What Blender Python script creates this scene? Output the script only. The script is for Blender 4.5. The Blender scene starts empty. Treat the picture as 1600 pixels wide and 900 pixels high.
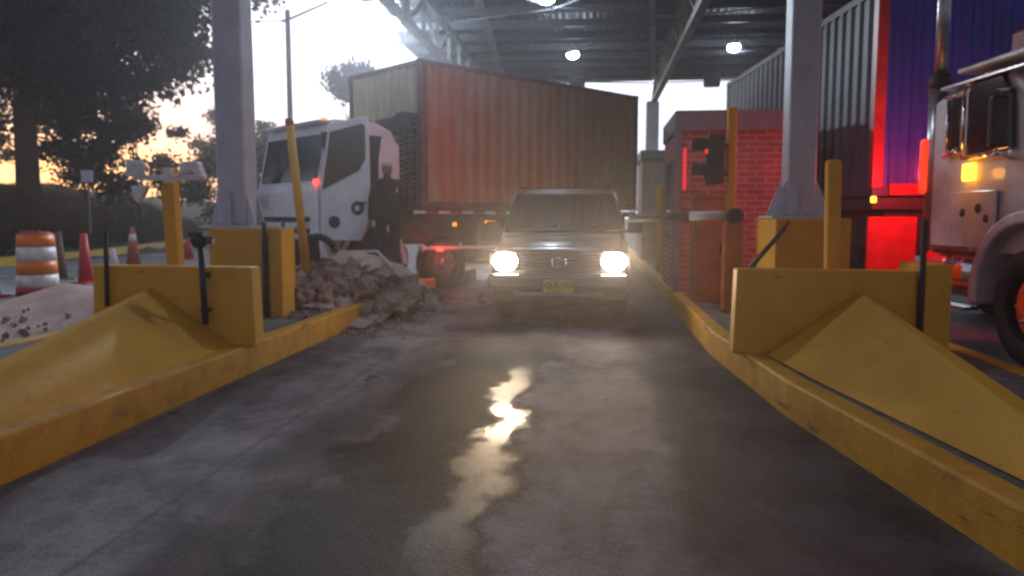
import bpy, bmesh, math, random
import numpy as np
from mathutils import Vector, Matrix, Euler
R = math.radians
scene = bpy.context.scene
col = scene.collection
rnd = random.Random(7)

# ------------------------------------------------------------------ camera
cam_d = bpy.data.cameras.new("camera")
cam = bpy.data.objects.new("camera", cam_d); col.objects.link(cam)
cam_d.sensor_width = 36; cam_d.lens = 27.0
cam_d.clip_start = 0.05; cam_d.clip_end = 3000
cam.location = (0, 0, 1.35)
cam.rotation_euler = (R(90 - 5.24), 0, R(6.18))
cam_d.dof.use_dof = True
cam_d.dof.focus_distance = 1.5
cam_d.dof.aperture_fstop = 4.8
scene.camera = cam

# ------------------------------------------------------------------ sky and sun
SUN_AZ = R(38)      # west of the lane direction (to the left, ahead)
SUN_EL = R(2.5)
w = bpy.data.worlds.new("World"); scene.world = w; w.use_nodes = True
nt = w.node_tree; nt.nodes.clear()
out = nt.nodes.new("ShaderNodeOutputWorld")
sky = nt.nodes.new("ShaderNodeTexSky"); sky.sky_type = 'NISHITA'; sky.sun_disc = False
sky.sun_elevation = SUN_EL; sky.sun_rotation = -SUN_AZ; sky.air_density = 1.2; sky.dust_density = 2.0
bgs = nt.nodes.new("ShaderNodeBackground"); bgs.inputs[1].default_value = 0.05
nt.links.new(sky.outputs[0], bgs.inputs[0])
tc = nt.nodes.new("ShaderNodeTexCoord")
mp = nt.nodes.new("ShaderNodeMapping"); mp.inputs['Scale'].default_value = (1, 1, 3.2)
nz = nt.nodes.new("ShaderNodeTexNoise"); nz.inputs['Scale'].default_value = 1.7; nz.inputs['Detail'].default_value = 6
nt.links.new(tc.outputs['Generated'], mp.inputs[0]); nt.links.new(mp.outputs[0], nz.inputs[0])
rp = nt.nodes.new("ShaderNodeValToRGB")
rp.color_ramp.elements[0].position = .38; rp.color_ramp.elements[0].color = (.30, .37, .50, 1)
rp.color_ramp.elements[1].position = .62; rp.color_ramp.elements[1].color = (.80, .86, 1.0, 1)
nt.links.new(nz.outputs[0], rp.inputs[0])
bgc = nt.nodes.new("ShaderNodeBackground")

# low on the western horizon the light turns warm
sx = nt.nodes.new("ShaderNodeSeparateXYZ"); nt.links.new(tc.outputs['Generated'], sx.inputs[0])
ml = nt.nodes.new("ShaderNodeMapRange"); ml.interpolation_type = 'SMOOTHSTEP'
ml.inputs[1].default_value = .05; ml.inputs[2].default_value = .16; ml.inputs[3].default_value = 1; ml.inputs[4].default_value = 0
nt.links.new(sx.outputs[2], ml.inputs[0])
mw = nt.nodes.new("ShaderNodeMapRange"); mw.interpolation_type = 'SMOOTHSTEP'
mw.inputs[1].default_value = -.55; mw.inputs[2].default_value = -.30; mw.inputs[3].default_value = 1; mw.inputs[4].default_value = 0
nt.links.new(sx.outputs[0], mw.inputs[0])
mf_ = nt.nodes.new("ShaderNodeMath"); mf_.operation = 'MULTIPLY'; nt.links.new(ml.outputs[0], mf_.inputs[0]); nt.links.new(mw.outputs[0], mf_.inputs[1])
mc = nt.nodes.new("ShaderNodeMix"); mc.data_type = 'RGBA'; mc.inputs[7].default_value = (.78, .50, .27, 1)
nt.links.new(mf_.outputs[0], mc.inputs[0]); nt.links.new(rp.outputs[0], mc.inputs[6]); me_ = nt.nodes.new("ShaderNodeMapRange"); me_.inputs[1].default_value = -.3; me_.inputs[2].default_value = .5; me_.inputs[3].default_value = 1; me_.inputs[4].default_value = 0
mm_ = nt.nodes.new("ShaderNodeMix"); mm_.data_type = 'RGBA'; mm_.blend_type = 'MULTIPLY'; mm_.inputs[7].default_value = (.90, .82, 1.0, 1)
nt.links.new(mc.outputs[2], mm_.inputs[6]); nt.links.new(me_.outputs[0], mm_.inputs[0]); nt.links.new(mm_.outputs[2], bgc.inputs[0])
# the evening clouds are bright toward the sunset and dim toward the east
dp = nt.nodes.new("ShaderNodeVectorMath"); dp.operation = 'DOT_PRODUCT'
dp.inputs[1].default_value = (-math.sin(R(14)), math.cos(R(14)), .12)
nt.links.new(tc.outputs['Generated'], dp.inputs[0])
mr = nt.nodes.new("ShaderNodeMapRange"); mr.interpolation_type = 'SMOOTHSTEP'
mr.inputs[1].default_value = .1; mr.inputs[2].default_value = .9; mr.inputs[3].default_value = .42; mr.inputs[4].default_value = 1.75
nt.links.new(dp.outputs['Value'], mr.inputs[0]); nt.links.new(dp.outputs['Value'], me_.inputs[0]); nt.links.new(mr.outputs[0], bgc.inputs[1])
mx = nt.nodes.new("ShaderNodeAddShader")
nt.links.new(bgs.outputs[0], mx.inputs[0]); nt.links.new(bgc.outputs[0], mx.inputs[1])
nt.links.new(mx.outputs[0], out.inputs[0])

sd = bpy.data.lights.new("sun", 'SUN'); sd.energy = 0.5; sd.angle = R(10); sd.color = (1, .72, .48)
so = bpy.data.objects.new("sun", sd); col.objects.link(so)
sdir = Vector((-math.sin(SUN_AZ) * math.cos(SUN_EL), math.cos(SUN_AZ) * math.cos(SUN_EL), math.sin(SUN_EL)))
so.rotation_euler = sdir.to_track_quat('Z', 'Y').to_euler()

scene.view_settings.view_transform = 'Standard'
scene.view_settings.look = 'None'
scene.view_settings.exposure = 0.0
scene.view_settings.gamma = 1
scene.cycles.max_bounces = 6
scene.cycles.diffuse_bounces = 3
scene.cycles.glossy_bounces = 4
scene.cycles.sample_clamp_indirect = 6
scene.cycles.use_denoising = True

# ------------------------------------------------------------------ materials
def mat(name, base, rough=.6, metal=0., var=.25, scale=6., bump=.15, bscale=40., spec=.5, emis=None, es=0., c2=None, lo=.35, hi=.65, stretch=(1,1,1), coat=0., alpha=None, trans=0.):
    m = bpy.data.materials.new(name); m.use_nodes = True
    t = m.node_tree; b = t.nodes["Principled BSDF"]
    b.inputs['Roughness'].default_value = rough; b.inputs['Metallic'].default_value = metal
    b.inputs['Specular IOR Level'].default_value = spec; b.inputs['Coat Weight'].default_value = coat
    b.inputs['Transmission Weight'].default_value = trans
    if emis:
        b.inputs['Emission Color'].default_value = (*emis, 1); b.inputs['Emission Strength'].default_value = es
    tx = t.nodes.new("ShaderNodeTexCoord"); mpp = t.nodes.new("ShaderNodeMapping"); mpp.inputs['Scale'].default_value = stretch
    t.links.new(tx.outputs['Object'], mpp.inputs[0])
    n = t.nodes.new("ShaderNodeTexNoise"); n.inputs['Scale'].default_value = scale; n.inputs['Detail'].default_value = 7; n.inputs['Roughness'].default_value = .62
    t.links.new(mpp.outputs[0], n.inputs[0])
    r = t.nodes.new("ShaderNodeValToRGB")
    a = tuple(max(0, c * (1 - var)) for c in base); bb = tuple(c * (1 + var * .5) for c in base)
    if c2: a = c2; bb = base
    r.color_ramp.elements[0].position = lo; r.color_ramp.elements[0].color = (*a, 1)
    r.color_ramp.elements[1].position = hi; r.color_ramp.elements[1].color = (*bb, 1)
    t.links.new(n.outputs[0], r.inputs[0]); t.links.new(r.outputs[0], b.inputs['Base Color'])
    if bump:
        n2 = t.nodes.new("ShaderNodeTexNoise"); n2.inputs['Scale'].default_value = bscale; n2.inputs['Detail'].default_value = 5
        t.links.new(tx.outputs['Object'], n2.inputs[0])
        bp = t.nodes.new("ShaderNodeBump"); bp.inputs['Strength'].default_value = bump; bp.inputs['Distance'].default_value = .02
        t.links.new(n2.outputs[0], bp.inputs['Height']); t.links.new(bp.outputs[0], b.inputs['Normal'])
    return m

M = {}
M['yellow'] = mat('yellow_paint', (.70, .355, .014), .68, c2=(.56, .27, .014), lo=.25, hi=.6, scale=2.2, bump=.35, bscale=60)
M['yellow2'] = mat('yellow_kerb_paint', (.64, .32, .02), .62, c2=(.46, .215, .018), lo=.3, hi=.56, scale=5, bump=.22, bscale=70)
M['island'] = mat('island_concrete', (.20, .19, .185), .8, c2=(.07, .065, .06), scale=4, bump=.5)
M['pale_road'] = mat('pale_concrete', (.30, .30, .31), .75, c2=(.14, .14, .145), scale=1.2, bump=.4)
M['ground'] = mat('dark_asphalt', (.055, .055, .06), .7, c2=(.03, .03, .033), scale=1.0, bump=.5)
M['column'] = mat('lavender_grey_paint', (.50, .51, .58), .45, var=.15, scale=2.5, bump=.06)
M['steel'] = mat('truss_steel', (.26, .25, .25), .55, metal=.2, var=.3, scale=5)
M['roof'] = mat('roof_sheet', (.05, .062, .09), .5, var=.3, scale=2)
M['purlin'] = mat('purlin_steel', (.15, .15, .18), .5, var=.2)
M['lampbody'] = mat('lamp_housing', (.35, .36, .38), .4, metal=.5)
M['lamp'] = mat('cool_white_lamp', (.9, .95, 1), .5, emis=(.72, .88, 1), es=60, bump=0)
M['flood'] = mat('cool_flood_lamp', (.9, .95, 1), .5, emis=(.72, .88, 1), es=170, bump=0)
M['head'] = mat('headlight_glow', (.9, .9, .8), .5, emis=(1, .84, .60), es=90, bump=0)
M['amber'] = mat('amber_lamp', (.8, .35, .02), .4, emis=(1, .42, .03), es=4.5, bump=0)
M['amberdim'] = mat('amber_marker', (.8, .3, .02), .4, emis=(1, .30, .02), es=1.6, bump=0)
M['red'] = mat('red_lamp', (.7, .03, .02), .4, emis=(1, .03, .02), es=7, bump=0)
M['redglow'] = mat('red_marker_lens', (.7, .03, .02), .4, emis=(1, .04, .012), es=1.4, bump=0)
M['redbar'] = mat('red_light_bar', (.6, .02, .05), .4, emis=(1, .02, .06), es=.65, bump=0)
M['whiteref'] = mat('white_reflector', (.9, .9, .9), .35, bump=0)
M['redref'] = mat('red_reflector', (.6, .03, .03), .35, bump=0)
M['white'] = mat('white_cab_paint', (.88, .90, .93), .3, var=.12, scale=3, bump=.03, coat=.4)
M['white2'] = mat('dull_white_paint', (.75, .74, .76), .5, var=.15, scale=8)
M['black'] = mat('black_plastic', (.018, .018, .02), .45, var=.3)
M['rubber'] = mat('tyre_rubber', (.022, .021, .021), .75, var=.3, scale=10, bump=.5)
M['chrome'] = mat('chrome', (.75, .75, .77), .14, metal=1., var=.08, bump=.02)
M['rim'] = mat('wheel_rim', (.45, .45, .47), .3, metal=.8, var=.3)
M['glass'] = mat('dark_glass', (.010, .014, .022), .10, var=.1, bump=0, spec=.8)
M['chassis'] = mat('chassis_grime', (.035, .03, .03), .65, var=.4)
M['carpaint'] = mat('grey_car_paint', (.17, .172, .185), .28, metal=.55, var=.08, scale=2, bump=0, coat=.5)
M['grille'] = mat('grille_dark', (.05, .05, .055), .4, var=.2)
M['plate'] = mat('yellow_plate', (.62, .52, .06), .45, var=.1, bump=.02)
M['ctan'] = mat('patchy_tan_container', (.42, .31, .19), .6, c2=(.44, .13, .045), lo=.40, hi=.60, scale=.75, stretch=(1, 1, .5), bump=.12)  # reddish orange patches blended into the tan by coarse noise
M['cfront'] = mat('skylit_tan_container', (.74, .64, .44), .6, c2=(.55, .45, .30), scale=2, stretch=(1, 1, .4), bump=.1)  # end panel paler than the sides, sky light put into its colour
M['cred'] = mat('rust_red_frame', (.20, .06, .045), .6, var=.4, scale=5)
M['cnavy'] = mat('navy_container', (.035, .05, .08), .55, c2=(.012, .02, .032), scale=1.1, bump=.08)
M['cblue'] = mat('blue_container', (.025, .075, .62), .42, c2=(.015, .04, .34), scale=1.4, bump=.08)
M['credpost'] = mat('red_post_paint', (.36, .018, .022), .4, var=.35, scale=4, bump=.08)
M['fascia'] = mat('grey_fascia', (.17, .17, .20), .55, var=.2)
M['cabinet'] = mat('orange_brown_cabinet', (.50, .155, .03), .55, c2=(.32, .085, .022), scale=3, bump=.15)
M['boom'] = mat('boom_white', (.62, .63, .68), .4, var=.1)
M['boomdark'] = mat('boom_grey', (.10, .095, .095), .5, var=.2)
M['drumor'] = mat('orange_reflective', (.95, .24, .02), .4, c2=(.75, .15, .012), scale=6)
M['drumwh'] = mat('white_reflective', (.9, .84, .78), .4, c2=(.62, .56, .52), scale=6)
M['drumred'] = mat('red_plastic', (.42, .035, .03), .5, var=.25)
M['conered'] = mat('red_cone_plastic', (.55, .035, .04), .5, var=.25)
M['coneor'] = mat('faded_orange_cone', (.5, .13, .05), .55, var=.3)
M['conebrown'] = mat('grimy_cone', (.20, .09, .06), .65, var=.3)
M['sand'] = mat('sand_heap', (.62, .45, .37), .9, c2=(.40, .28, .24), scale=2.2, bump=.9, bscale=25)
M['rub1'] = mat('brick_rubble', (.44, .30, .25), .9, c2=(.17, .105, .09), scale=8, bump=.6)
M['rub2'] = mat('mortar_rubble', (.50, .40, .36), .9, c2=(.30, .21, .19), scale=8, bump=.6)
M['slab'] = mat('broken_plaster_slab', (.62, .46, .39), .85, c2=(.42, .28, .24), scale=5, bump=.5)
M['bark'] = mat('bark', (.07, .05, .04), .9, var=.4, bump=.7)
M['soil'] = mat('bank_soil', (.045, .035, .022), .95, c2=(.015, .016, .008), scale=1.5, bump=1, bscale=8)
M['signbox'] = mat('signal_box', (.045, .05, .06), .5)
M['pole'] = mat('galvanised_pole', (.20, .20, .21), .55, metal=.3)
M['teal'] = mat('teal_decal', (.02, .16, .17), .4, var=.3)
M['decal'] = mat('dark_decal', (.05, .055, .075), .5, var=.5, scale=20)
M['skin'] = mat('skin', (.25, .13, .09), .55, var=.1)
M['cloth'] = mat('dark_cloth', (.018, .018, .026), .85, var=.3, scale=15)
M['shirt'] = mat('maroon_cloth', (.035, .012, .014), .85, var=.3, scale=15)
M['cap'] = mat('white_cap', (.6, .56, .54), .8, var=.1)
M['redpanel'] = mat('red_panel', (.55, .02, .03), .5, var=.25)
M['doorshade'] = mat('doorway_shade', (.02, .02, .03), .8)

def leafmat(name, c):
    m = mat(name, c, .6, var=.5, scale=.6, bump=0)
    t = m.node_tree; b = t.nodes["Principled BSDF"]; b.inputs['Specular IOR Level'].default_value = .25
    return m
M['leaf'] = leafmat('dark_foliage', (.030, .045, .034))
M['leaf2'] = leafmat('bush_foliage', (.028, .042, .027))
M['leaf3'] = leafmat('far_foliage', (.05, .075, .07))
M['grass'] = leafmat('bank_weeds', (.06, .052, .025))

def brick_mat(name, c1, c2, mortar):
    m = bpy.data.materials.new(name); m.use_nodes = True
    t = m.node_tree; b = t.nodes["Principled BSDF"]; b.inputs['Roughness'].default_value = .75
    tx = t.nodes.new("ShaderNodeTexCoord"); sp = t.nodes.new("ShaderNodeSeparateXYZ"); cb = t.nodes.new("ShaderNodeCombineXYZ")
    ad = t.nodes.new("ShaderNodeMath"); ad.operation = 'ADD'
    t.links.new(tx.outputs['Object'], sp.inputs[0]); t.links.new(sp.outputs[0], ad.inputs[0]); t.links.new(sp.outputs[1], ad.inputs[1])
    t.links.new(ad.outputs[0], cb.inputs[0]); t.links.new(sp.outputs[2], cb.inputs[1])
    br = t.nodes.new("ShaderNodeTexBrick"); br.inputs['Scale'].default_value = 1
    br.inputs['Brick Width'].default_value = .27; br.inputs['Row Height'].default_value = .085; br.inputs['Mortar Size'].default_value = .011
    br.inputs['Color1'].default_value = (*c1, 1); br.inputs['Color2'].default_value = (*c2, 1); br.inputs['Mortar'].default_value = (*mortar, 1)
    t.links.new(cb.outputs[0], br.inputs['Vector'])
    n = t.nodes.new("ShaderNodeTexNoise"); n.inputs['Scale'].default_value = 3; t.links.new(tx.outputs['Object'], n.inputs[0])
    mm = t.nodes.new("ShaderNodeMix"); mm.data_type = 'RGBA'; mm.blend_type = 'MULTIPLY'; mm.inputs[0].default_value = .6
    t.links.new(br.outputs[0], mm.inputs[6]); t.links.new(n.outputs[0], mm.inputs[7]); t.links.new(mm.outputs[2], b.inputs['Base Color'])
    bp = t.nodes.new("ShaderNodeBump"); bp.invert = True; bp.inputs['Strength'].default_value = .7; bp.inputs['Distance'].default_value = .012
    t.links.new(br.outputs['Fac'], bp.inputs['Height']); t.links.new(bp.outputs[0], b.inputs['Normal'])
    return m
M['brickred'] = brick_mat('red_brick', (.56, .15, .16), (.34, .08, .085), (.66, .42, .42))
M['bricktan'] = brick_mat('tan_brick', (.42, .31, .25), (.34, .24, .19), (.55, .5, .45))

def scuff(m, k, thr, sc, st):
    t = m.node_tree; b = t.nodes["Principled BSDF"]; src = b.inputs['Base Color'].links[0].from_socket
    tx = t.nodes.new("ShaderNodeTexCoord"); mp_ = t.nodes.new("ShaderNodeMapping"); mp_.inputs['Scale'].default_value = st; t.links.new(tx.outputs['Object'], mp_.inputs[0])
    n = t.nodes.new("ShaderNodeTexNoise"); n.inputs['Scale'].default_value = sc; n.inputs['Detail'].default_value = 9; n.inputs['Roughness'].default_value = .7; t.links.new(mp_.outputs[0], n.inputs[0])
    r = t.nodes.new("ShaderNodeMapRange"); r.inputs[1].default_value = thr; r.inputs[2].default_value = thr+.07; r.inputs[3].default_value = 0; r.inputs[4].default_value = .75; t.links.new(n.outputs[0], r.inputs[0])
    x = t.nodes.new("ShaderNodeMix"); x.data_type = 'RGBA'; x.inputs[7].default_value = (*k, 1); t.links.new(r.outputs[0], x.inputs[0]); t.links.new(src, x.inputs[6]); t.links.new(x.outputs[2], b.inputs['Base Color'])
scuff(M['yellow'], (.12, .09, .06), .635, 5, (1, 1, 2.2)); scuff(M['yellow2'], (.07, .055, .045), .60, 4, (1, .35, 3))
scuff(M['white'], (.22, .20, .18), .64, 4, (1, 1, 1)); scuff(M['column'], (.22, .19, .18), .66, 3, (3, 3, .6))
# lane concrete with tyre bands, joints, wet streak
def road_mat():
    m = bpy.data.materials.new('worn_lane_concrete'); m.use_nodes = True
    t = m.node_tree; b = t.nodes["Principled BSDF"]; N = t.nodes.new; L = t.links.new
    tx = N("ShaderNodeTexCoord"); sp = N("ShaderNodeSeparateXYZ"); L(tx.outputs['Object'], sp.inputs[0])
    def math_(op, a, bb=None, c=None, clamp=False):
        n = N("ShaderNodeMath"); n.operation = op; n.use_clamp = clamp
        for i, v in enumerate((a, bb, c)):
            if v is None: continue
            if isinstance(v, (int, float)): n.inputs[i].default_value = v
            else: L(v, n.inputs[i])
        return n.outputs[0]
    def noise(sc, det=5, st=(1, 1, 1), rough=.6):
        mp_ = N("ShaderNodeMapping"); mp_.inputs['Scale'].default_value = st; L(tx.outputs['Object'], mp_.inputs[0])
        n = N("ShaderNodeTexNoise"); n.inputs['Scale'].default_value = sc; n.inputs['Detail'].default_value = det; n.inputs['Roughness'].default_value = rough
        L(mp_.outputs[0], n.inputs[0]); return n.outputs[0]
    def sstep(v, a, bb):
        n = N("ShaderNodeMapRange"); n.interpolation_type = 'SMOOTHSTEP'; n.inputs[1].default_value = a; n.inputs[2].default_value = bb
        n.inputs[3].default_value = 0; n.inputs[4].default_value = 1; L(v, n.inputs[0]); return n.outputs[0]
    X, Y = sp.outputs[0], sp.outputs[1]
    big = noise(.9, 4); med = noise(3.2, 6, (1, .55, 1)); fine = noise(85, 5, rough=.8); mid2 = noise(1.6, 5, (1.3, .4, 1))
    def band(cx, hw, soft, amp=.55):       # 1 inside a lengthwise band with wandering edges
        d = math_('ABSOLUTE', math_('SUBTRACT', math_('ADD', X, math_('MULTIPLY', math_('SUBTRACT', mid2, .5), amp)), cx))
        s = sstep(d, hw, hw + soft); return math_('SUBTRACT', 1, s)
    t1 = band(-1.28, .34, .35); t2 = band(1.0, .42, .35, .6); t3 = band(-2.72, .10, .25)
    # wet: meandering streak of the left track
    xw = math_('ADD', X, math_('MULTIPLY', math_('SUBTRACT', noise(1.15, 3, (.35, 1, 1)), .5), .55))
    wd = math_('ABSOLUTE', math_('SUBTRACT', xw, -.62))
    wet = math_('SUBTRACT', 1, sstep(math_('ADD', wd, math_('MULTIPLY', math_('SUBTRACT', med, .5), .62)), .05, .17))
    wet = math_('MULTIPLY', math_('MULTIPLY', wet, math_('SUBTRACT', 1, sstep(Y, 6.5, 7.2))), sstep(Y, 2.2, 3.6))
    wet2 = math_('SUBTRACT', 1, sstep(math_('ADD', math_('ABSOLUTE', math_('SUBTRACT', xw, -.92)), math_('MULTIPLY', math_('SUBTRACT', med, .5), .9)), .42, .60))
    wet2 = math_('MULTIPLY', wet2, math_('SUBTRACT', 1, sstep(Y, 7.0, 9.2)))
    damp3 = sstep(noise(.8, 4, (1, .8, 1)), .56, .68)
    # base colour
    r = N("ShaderNodeValToRGB"); r.color_ramp.elements[0].position = .38; r.color_ramp.elements[0].color = (.128, .107, .113, 1)
    r.color_ramp.elements[1].position = .62; r.color_ramp.elements[1].color = (.38, .335, .352, 1)
    L(math_('ADD', math_('MULTIPLY', med, .45), math_('MULTIPLY', fine, .55)), r.inputs[0])
    def mul(colr, fac, k):
        mm = N("ShaderNodeMix"); mm.data_type = 'RGBA'; mm.blend_type = 'MULTIPLY'
        L(fac, mm.inputs[0]); L(colr, mm.inputs[6]); mm.inputs[7].default_value = (*k, 1); return mm.outputs[2]
    c = r.outputs[0]
    c = mul(c, t1, (.50, .44, .44)); c = mul(c, t2, (.34, .31, .34)); c = mul(c, t3, (.6, .6, .6))
    c = mul(c, sstep(big, .44, .66), (.50, .47, .50)); c = mul(c, sstep(noise(7, 6), .5, .62), (.78, .76, .78))
    # patch near the car + joints
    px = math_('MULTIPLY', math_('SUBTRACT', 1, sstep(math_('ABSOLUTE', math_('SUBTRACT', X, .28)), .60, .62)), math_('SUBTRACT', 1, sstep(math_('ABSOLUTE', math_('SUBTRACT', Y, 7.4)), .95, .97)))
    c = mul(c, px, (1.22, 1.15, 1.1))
    jt = math_('SUBTRACT', 1, sstep(math_('ABSOLUTE', math_('SUBTRACT', math_('ADD', X, math_('MULTIPLY', med, .03)), -1.98)), .006, .022))
    c = mul(c, jt, (.72, .7, .7))
    jy = math_('SUBTRACT', 1, sstep(math_('ABSOLUTE', math_('SUBTRACT', math_('MODULO', math_('ADD', Y, 40.4), 4.5), 2.2)), .008, .03))
    c = mul(c, jy, (.7, .7, .7))
    spots = sstep(noise(2.3, 3, (1, .6, 1)), .66, .72); c = mul(c, spots, (.38, .34, .34))
    c = mul(c, wet2, (.22, .17, .17)); c = mul(c, wet, (.6, .55, .52))
    L(c, b.inputs['Base Color'])
    b.inputs['Specular IOR Level'].default_value = .22
    ro = math_('SUBTRACT', .68, math_('MULTIPLY', wet2, .02))
    ro = math_('SUBTRACT', ro, math_('MULTIPLY', damp3, .14))
    ro = math_('SUBTRACT', ro, math_('MULTIPLY', wet, math_('ADD', .24, math_('MULTIPLY', .22, math_('MULTIPLY', sstep(Y, 4.3, 4.8), math_('SUBTRACT', 1, sstep(Y, 5.2, 5.7)))))))
    L(math_('MAXIMUM', math_('ADD', ro, math_('MULTIPLY', math_('MULTIPLY', wet, math_('SUBTRACT', 1, sstep(Y, 2.9, 4.6))), .06)), .20), b.inputs['Roughness'])
    bp = N("ShaderNodeBump"); bp.inputs['Distance'].default_value = .02
    L(math_('SUBTRACT', .55, math_('MULTIPLY', wet, .38)), bp.inputs['Strength'])
    L(math_('ADD', math_('MULTIPLY', noise(48, 7, rough=.75), .9), math_('MULTIPLY', noise(5, 3, (.4, 1, 1)), .5)), bp.inputs['Height'])
    L(bp.outputs[0], b.inputs['Normal'])
    return m
M['road'] = road_mat()

# ------------------------------------------------------------------ mesh helpers
class MB:
    def __init__(s): s.bm = bmesh.new()
    def box(s, x0, x1, y0, y1, z0, z1, mtx=None):
        vs = [s.bm.verts.new(v) for v in ((x0,y0,z0),(x1,y0,z0),(x1,y1,z0),(x0,y1,z0),(x0,y0,z1),(x1,y0,z1),(x1,y1,z1),(x0,y1,z1))]
        for f in ((0,3,2,1),(4,5,6,7),(0,1,5,4),(1,2,6,5),(2,3,7,6),(3,0,4,7)): s.bm.faces.new([vs[i] for i in f])
        if mtx is not None:
            for v in vs: v.co = mtx @ v.co
        return s
    def bar(s, p0, p1, wx, wy):       # rectangular bar between two points
        p0 = Vector(p0); p1 = Vector(p1); d = p1 - p0
        q = d.to_track_quat('Z', 'Y' if abs(d.normalized().y) < .9 else 'X').to_matrix().to_4x4(); q.translation = p0
        return s.box(-wx/2, wx/2, -wy/2, wy/2, 0, d.length, q)
    def tube(s, p0, p1, r0, r1=None, n=16, caps=True):
        r1 = r0 if r1 is None else r1
        p0 = Vector(p0); p1 = Vector(p1); d = p1 - p0
        q = d.to_track_quat('Z', 'Y').to_matrix()
        a = []; b = []
        for i in range(n):
            t = 2*math.pi*i/n; c = Vector((math.cos(t), math.sin(t), 0))
            a.append(s.bm.verts.new(p0 + q @ (c*r0))); b.append(s.bm.verts.new(p1 + q @ (c*r1)))
        for i in range(n):
            j = (i+1) % n; f = s.bm.faces.new((a[i], a[j], b[j], b[i])); f.smooth = True
        if caps: s.bm.faces.new(a[::-1]); s.bm.faces.new(b)
        return s
    def path(s, pts, r, n=10):
        for a, b in zip(pts, pts[1:]): s.tube(a, b, r, n=n)
        for p in pts[1:-1]: s.ball(p, r*1.02)
        return s
    def ball(s, c, r, sc=(1,1,1), seg=12):
        m = Matrix.Translation(c) @ Matrix.Diagonal((*sc, 1))
        res = bmesh.ops.create_uvsphere(s.bm, u_segments=seg, v_segments=max(6, seg//2+2), radius=r, matrix=m)
        for v in res['verts']:
            for f in v.link_faces: f.smooth = True
        return s
    def prism(s, pts, z0, z1):
        a = [s.bm.verts.new((x, y, z0)) for x, y in pts]; b = [s.bm.verts.new((x, y, z1)) for x, y in pts]
        n = len(pts)
        for i in range(n): s.bm.faces.new((a[i], a[(i+1)%n], b[(i+1)%n], b[i]))
        s.bm.faces.new(a[::-1]); s.bm.faces.new(b); return s
    def prism_xz(s, pts, y0, y1):     # outline in x,z extruded along y
        a = [s.bm.verts.new((x, y0, z)) for x, z in pts]; b = [s.bm.verts.new((x, y1, z)) for x, z in pts]
        n = len(pts)
        for i in range(n): s.bm.faces.new((a[i], b[i], b[(i+1)%n], a[(i+1)%n]))
        s.bm.faces.new(a); s.bm.faces.new(b[::-1]); return s
    def loft(s, rings, caps=True, smooth=False, closed=True):
        vr = [[s.bm.verts.new(p) for p in r] for r in rings]; n = len(rings[0])
        for a, b in zip(vr, vr[1:]):
            for i in range(n if closed else n-1):
                f = s.bm.faces.new((a[i], a[(i+1)%n], b[(i+1)%n], b[i])); f.smooth = smooth
        if caps: s.bm.faces.new(vr[0][::-1]); s.bm.faces.new(vr[-1])
        return s
    def quad(s, *p): s.bm.faces.new([s.bm.verts.new(v) for v in p]); return s
    def build(s, name, m, parent=None, bevel=0., seg=2, smooth=False):
        bmesh.ops.recalc_face_normals(s.bm, faces=s.bm.faces)
        me = bpy.data.meshes.new(name); s.bm.to_mesh(me); s.bm.free()
        if smooth: me.polygons.foreach_set('use_smooth', [True]*len(me.polygons))
        me.materials.append(m)
        o = bpy.data.objects.new(name, me); col.objects.link(o)
        if parent: o.parent = parent
        if bevel:
            md = o.modifiers.new("bevel", 'BEVEL'); md.width = bevel; md.segments = seg; md.limit_method = 'ANGLE'; md.angle_limit = R(35); md.harden_normals = False
        return o

def tag(o, label=None, cat=None, group=None, kind=None):
    if label: o['label'] = label
    if cat: o['category'] = cat
    if group: o['group'] = group
    if kind: o['kind'] = kind
    return o
def empty(name, loc=(0,0,0), rz=0, label=None, cat=None, group=None):
    o = bpy.data.objects.new(name, None); col.objects.link(o); o.location = loc; o.rotation_euler = (0,0,rz); o.empty_display_size = .2
    return tag(o, label, cat, group)
def copy_tree(o, parent=None):
    c = o.copy(); col.objects.link(c)
    if parent: c.parent = parent
    for ch in [x for x in o.children]: copy_tree(ch, c)
    return c
def light(name, kind, loc, energy, color, parent=None, size=.1, spot=None, blend=.5, aim=None):
    d = bpy.data.lights.new(name, kind); d.energy = energy; d.color = color
    if kind == 'SPOT': d.spot_size = spot; d.spot_blend = blend; d.shadow_soft_size = size
    elif kind == 'AREA': d.size = size
    else: d.shadow_soft_size = size
    o = bpy.data.objects.new(name, d); col.objects.link(o); o.location = loc
    if aim: o.rotation_euler = (-Vector(aim)).to_track_quat('Z', 'Y').to_euler()
    if parent: o.parent = parent
    return o

# ------------------------------------------------------------------ ground, roads, islands
def grid(name, x0, x1, y0, y1, nx, ny, fz, m):
    vs = []; fs = []
    for j in range(ny+1):
        for i in range(nx+1):
            x = x0+(x1-x0)*i/nx; y = y0+(y1-y0)*j/ny; vs.append((x, y, fz(x, y)))
    for j in range(ny):
        for i in range(nx):
            a = j*(nx+1)+i; fs.append((a, a+1, a+nx+2, a+nx+1))
    me = bpy.data.meshes.new(name); me.from_pydata(vs, [], fs); me.materials.append(m)
    me.polygons.foreach_set('use_smooth', [True]*len(fs))
    o = bpy.data.objects.new(name, me); col.objects.link(o); return o
g = MB().quad((-900,-900,0),(900,-900,0),(900,900,0),(-900,900,0)).build('ground', M['ground']); tag(g, kind='structure')
g = MB().quad((-2.96,-8,.004),(1.16,-8,.004),(1.16,42,.004),(-2.96,42,.004)).quad((1.16,-8,.004),(2.2,-8,.004),(2.2,3.4,.004),(1.16,7.5,.004)).build('road', M['road']); tag(g, kind='structure')
g = MB().quad((-16.4,-8,.004),(-5.0,-8,.004),(-5.0,60,.004),(-16.4,60,.004)).build('road', M['pale_road']); tag(g, kind='structure')

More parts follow.
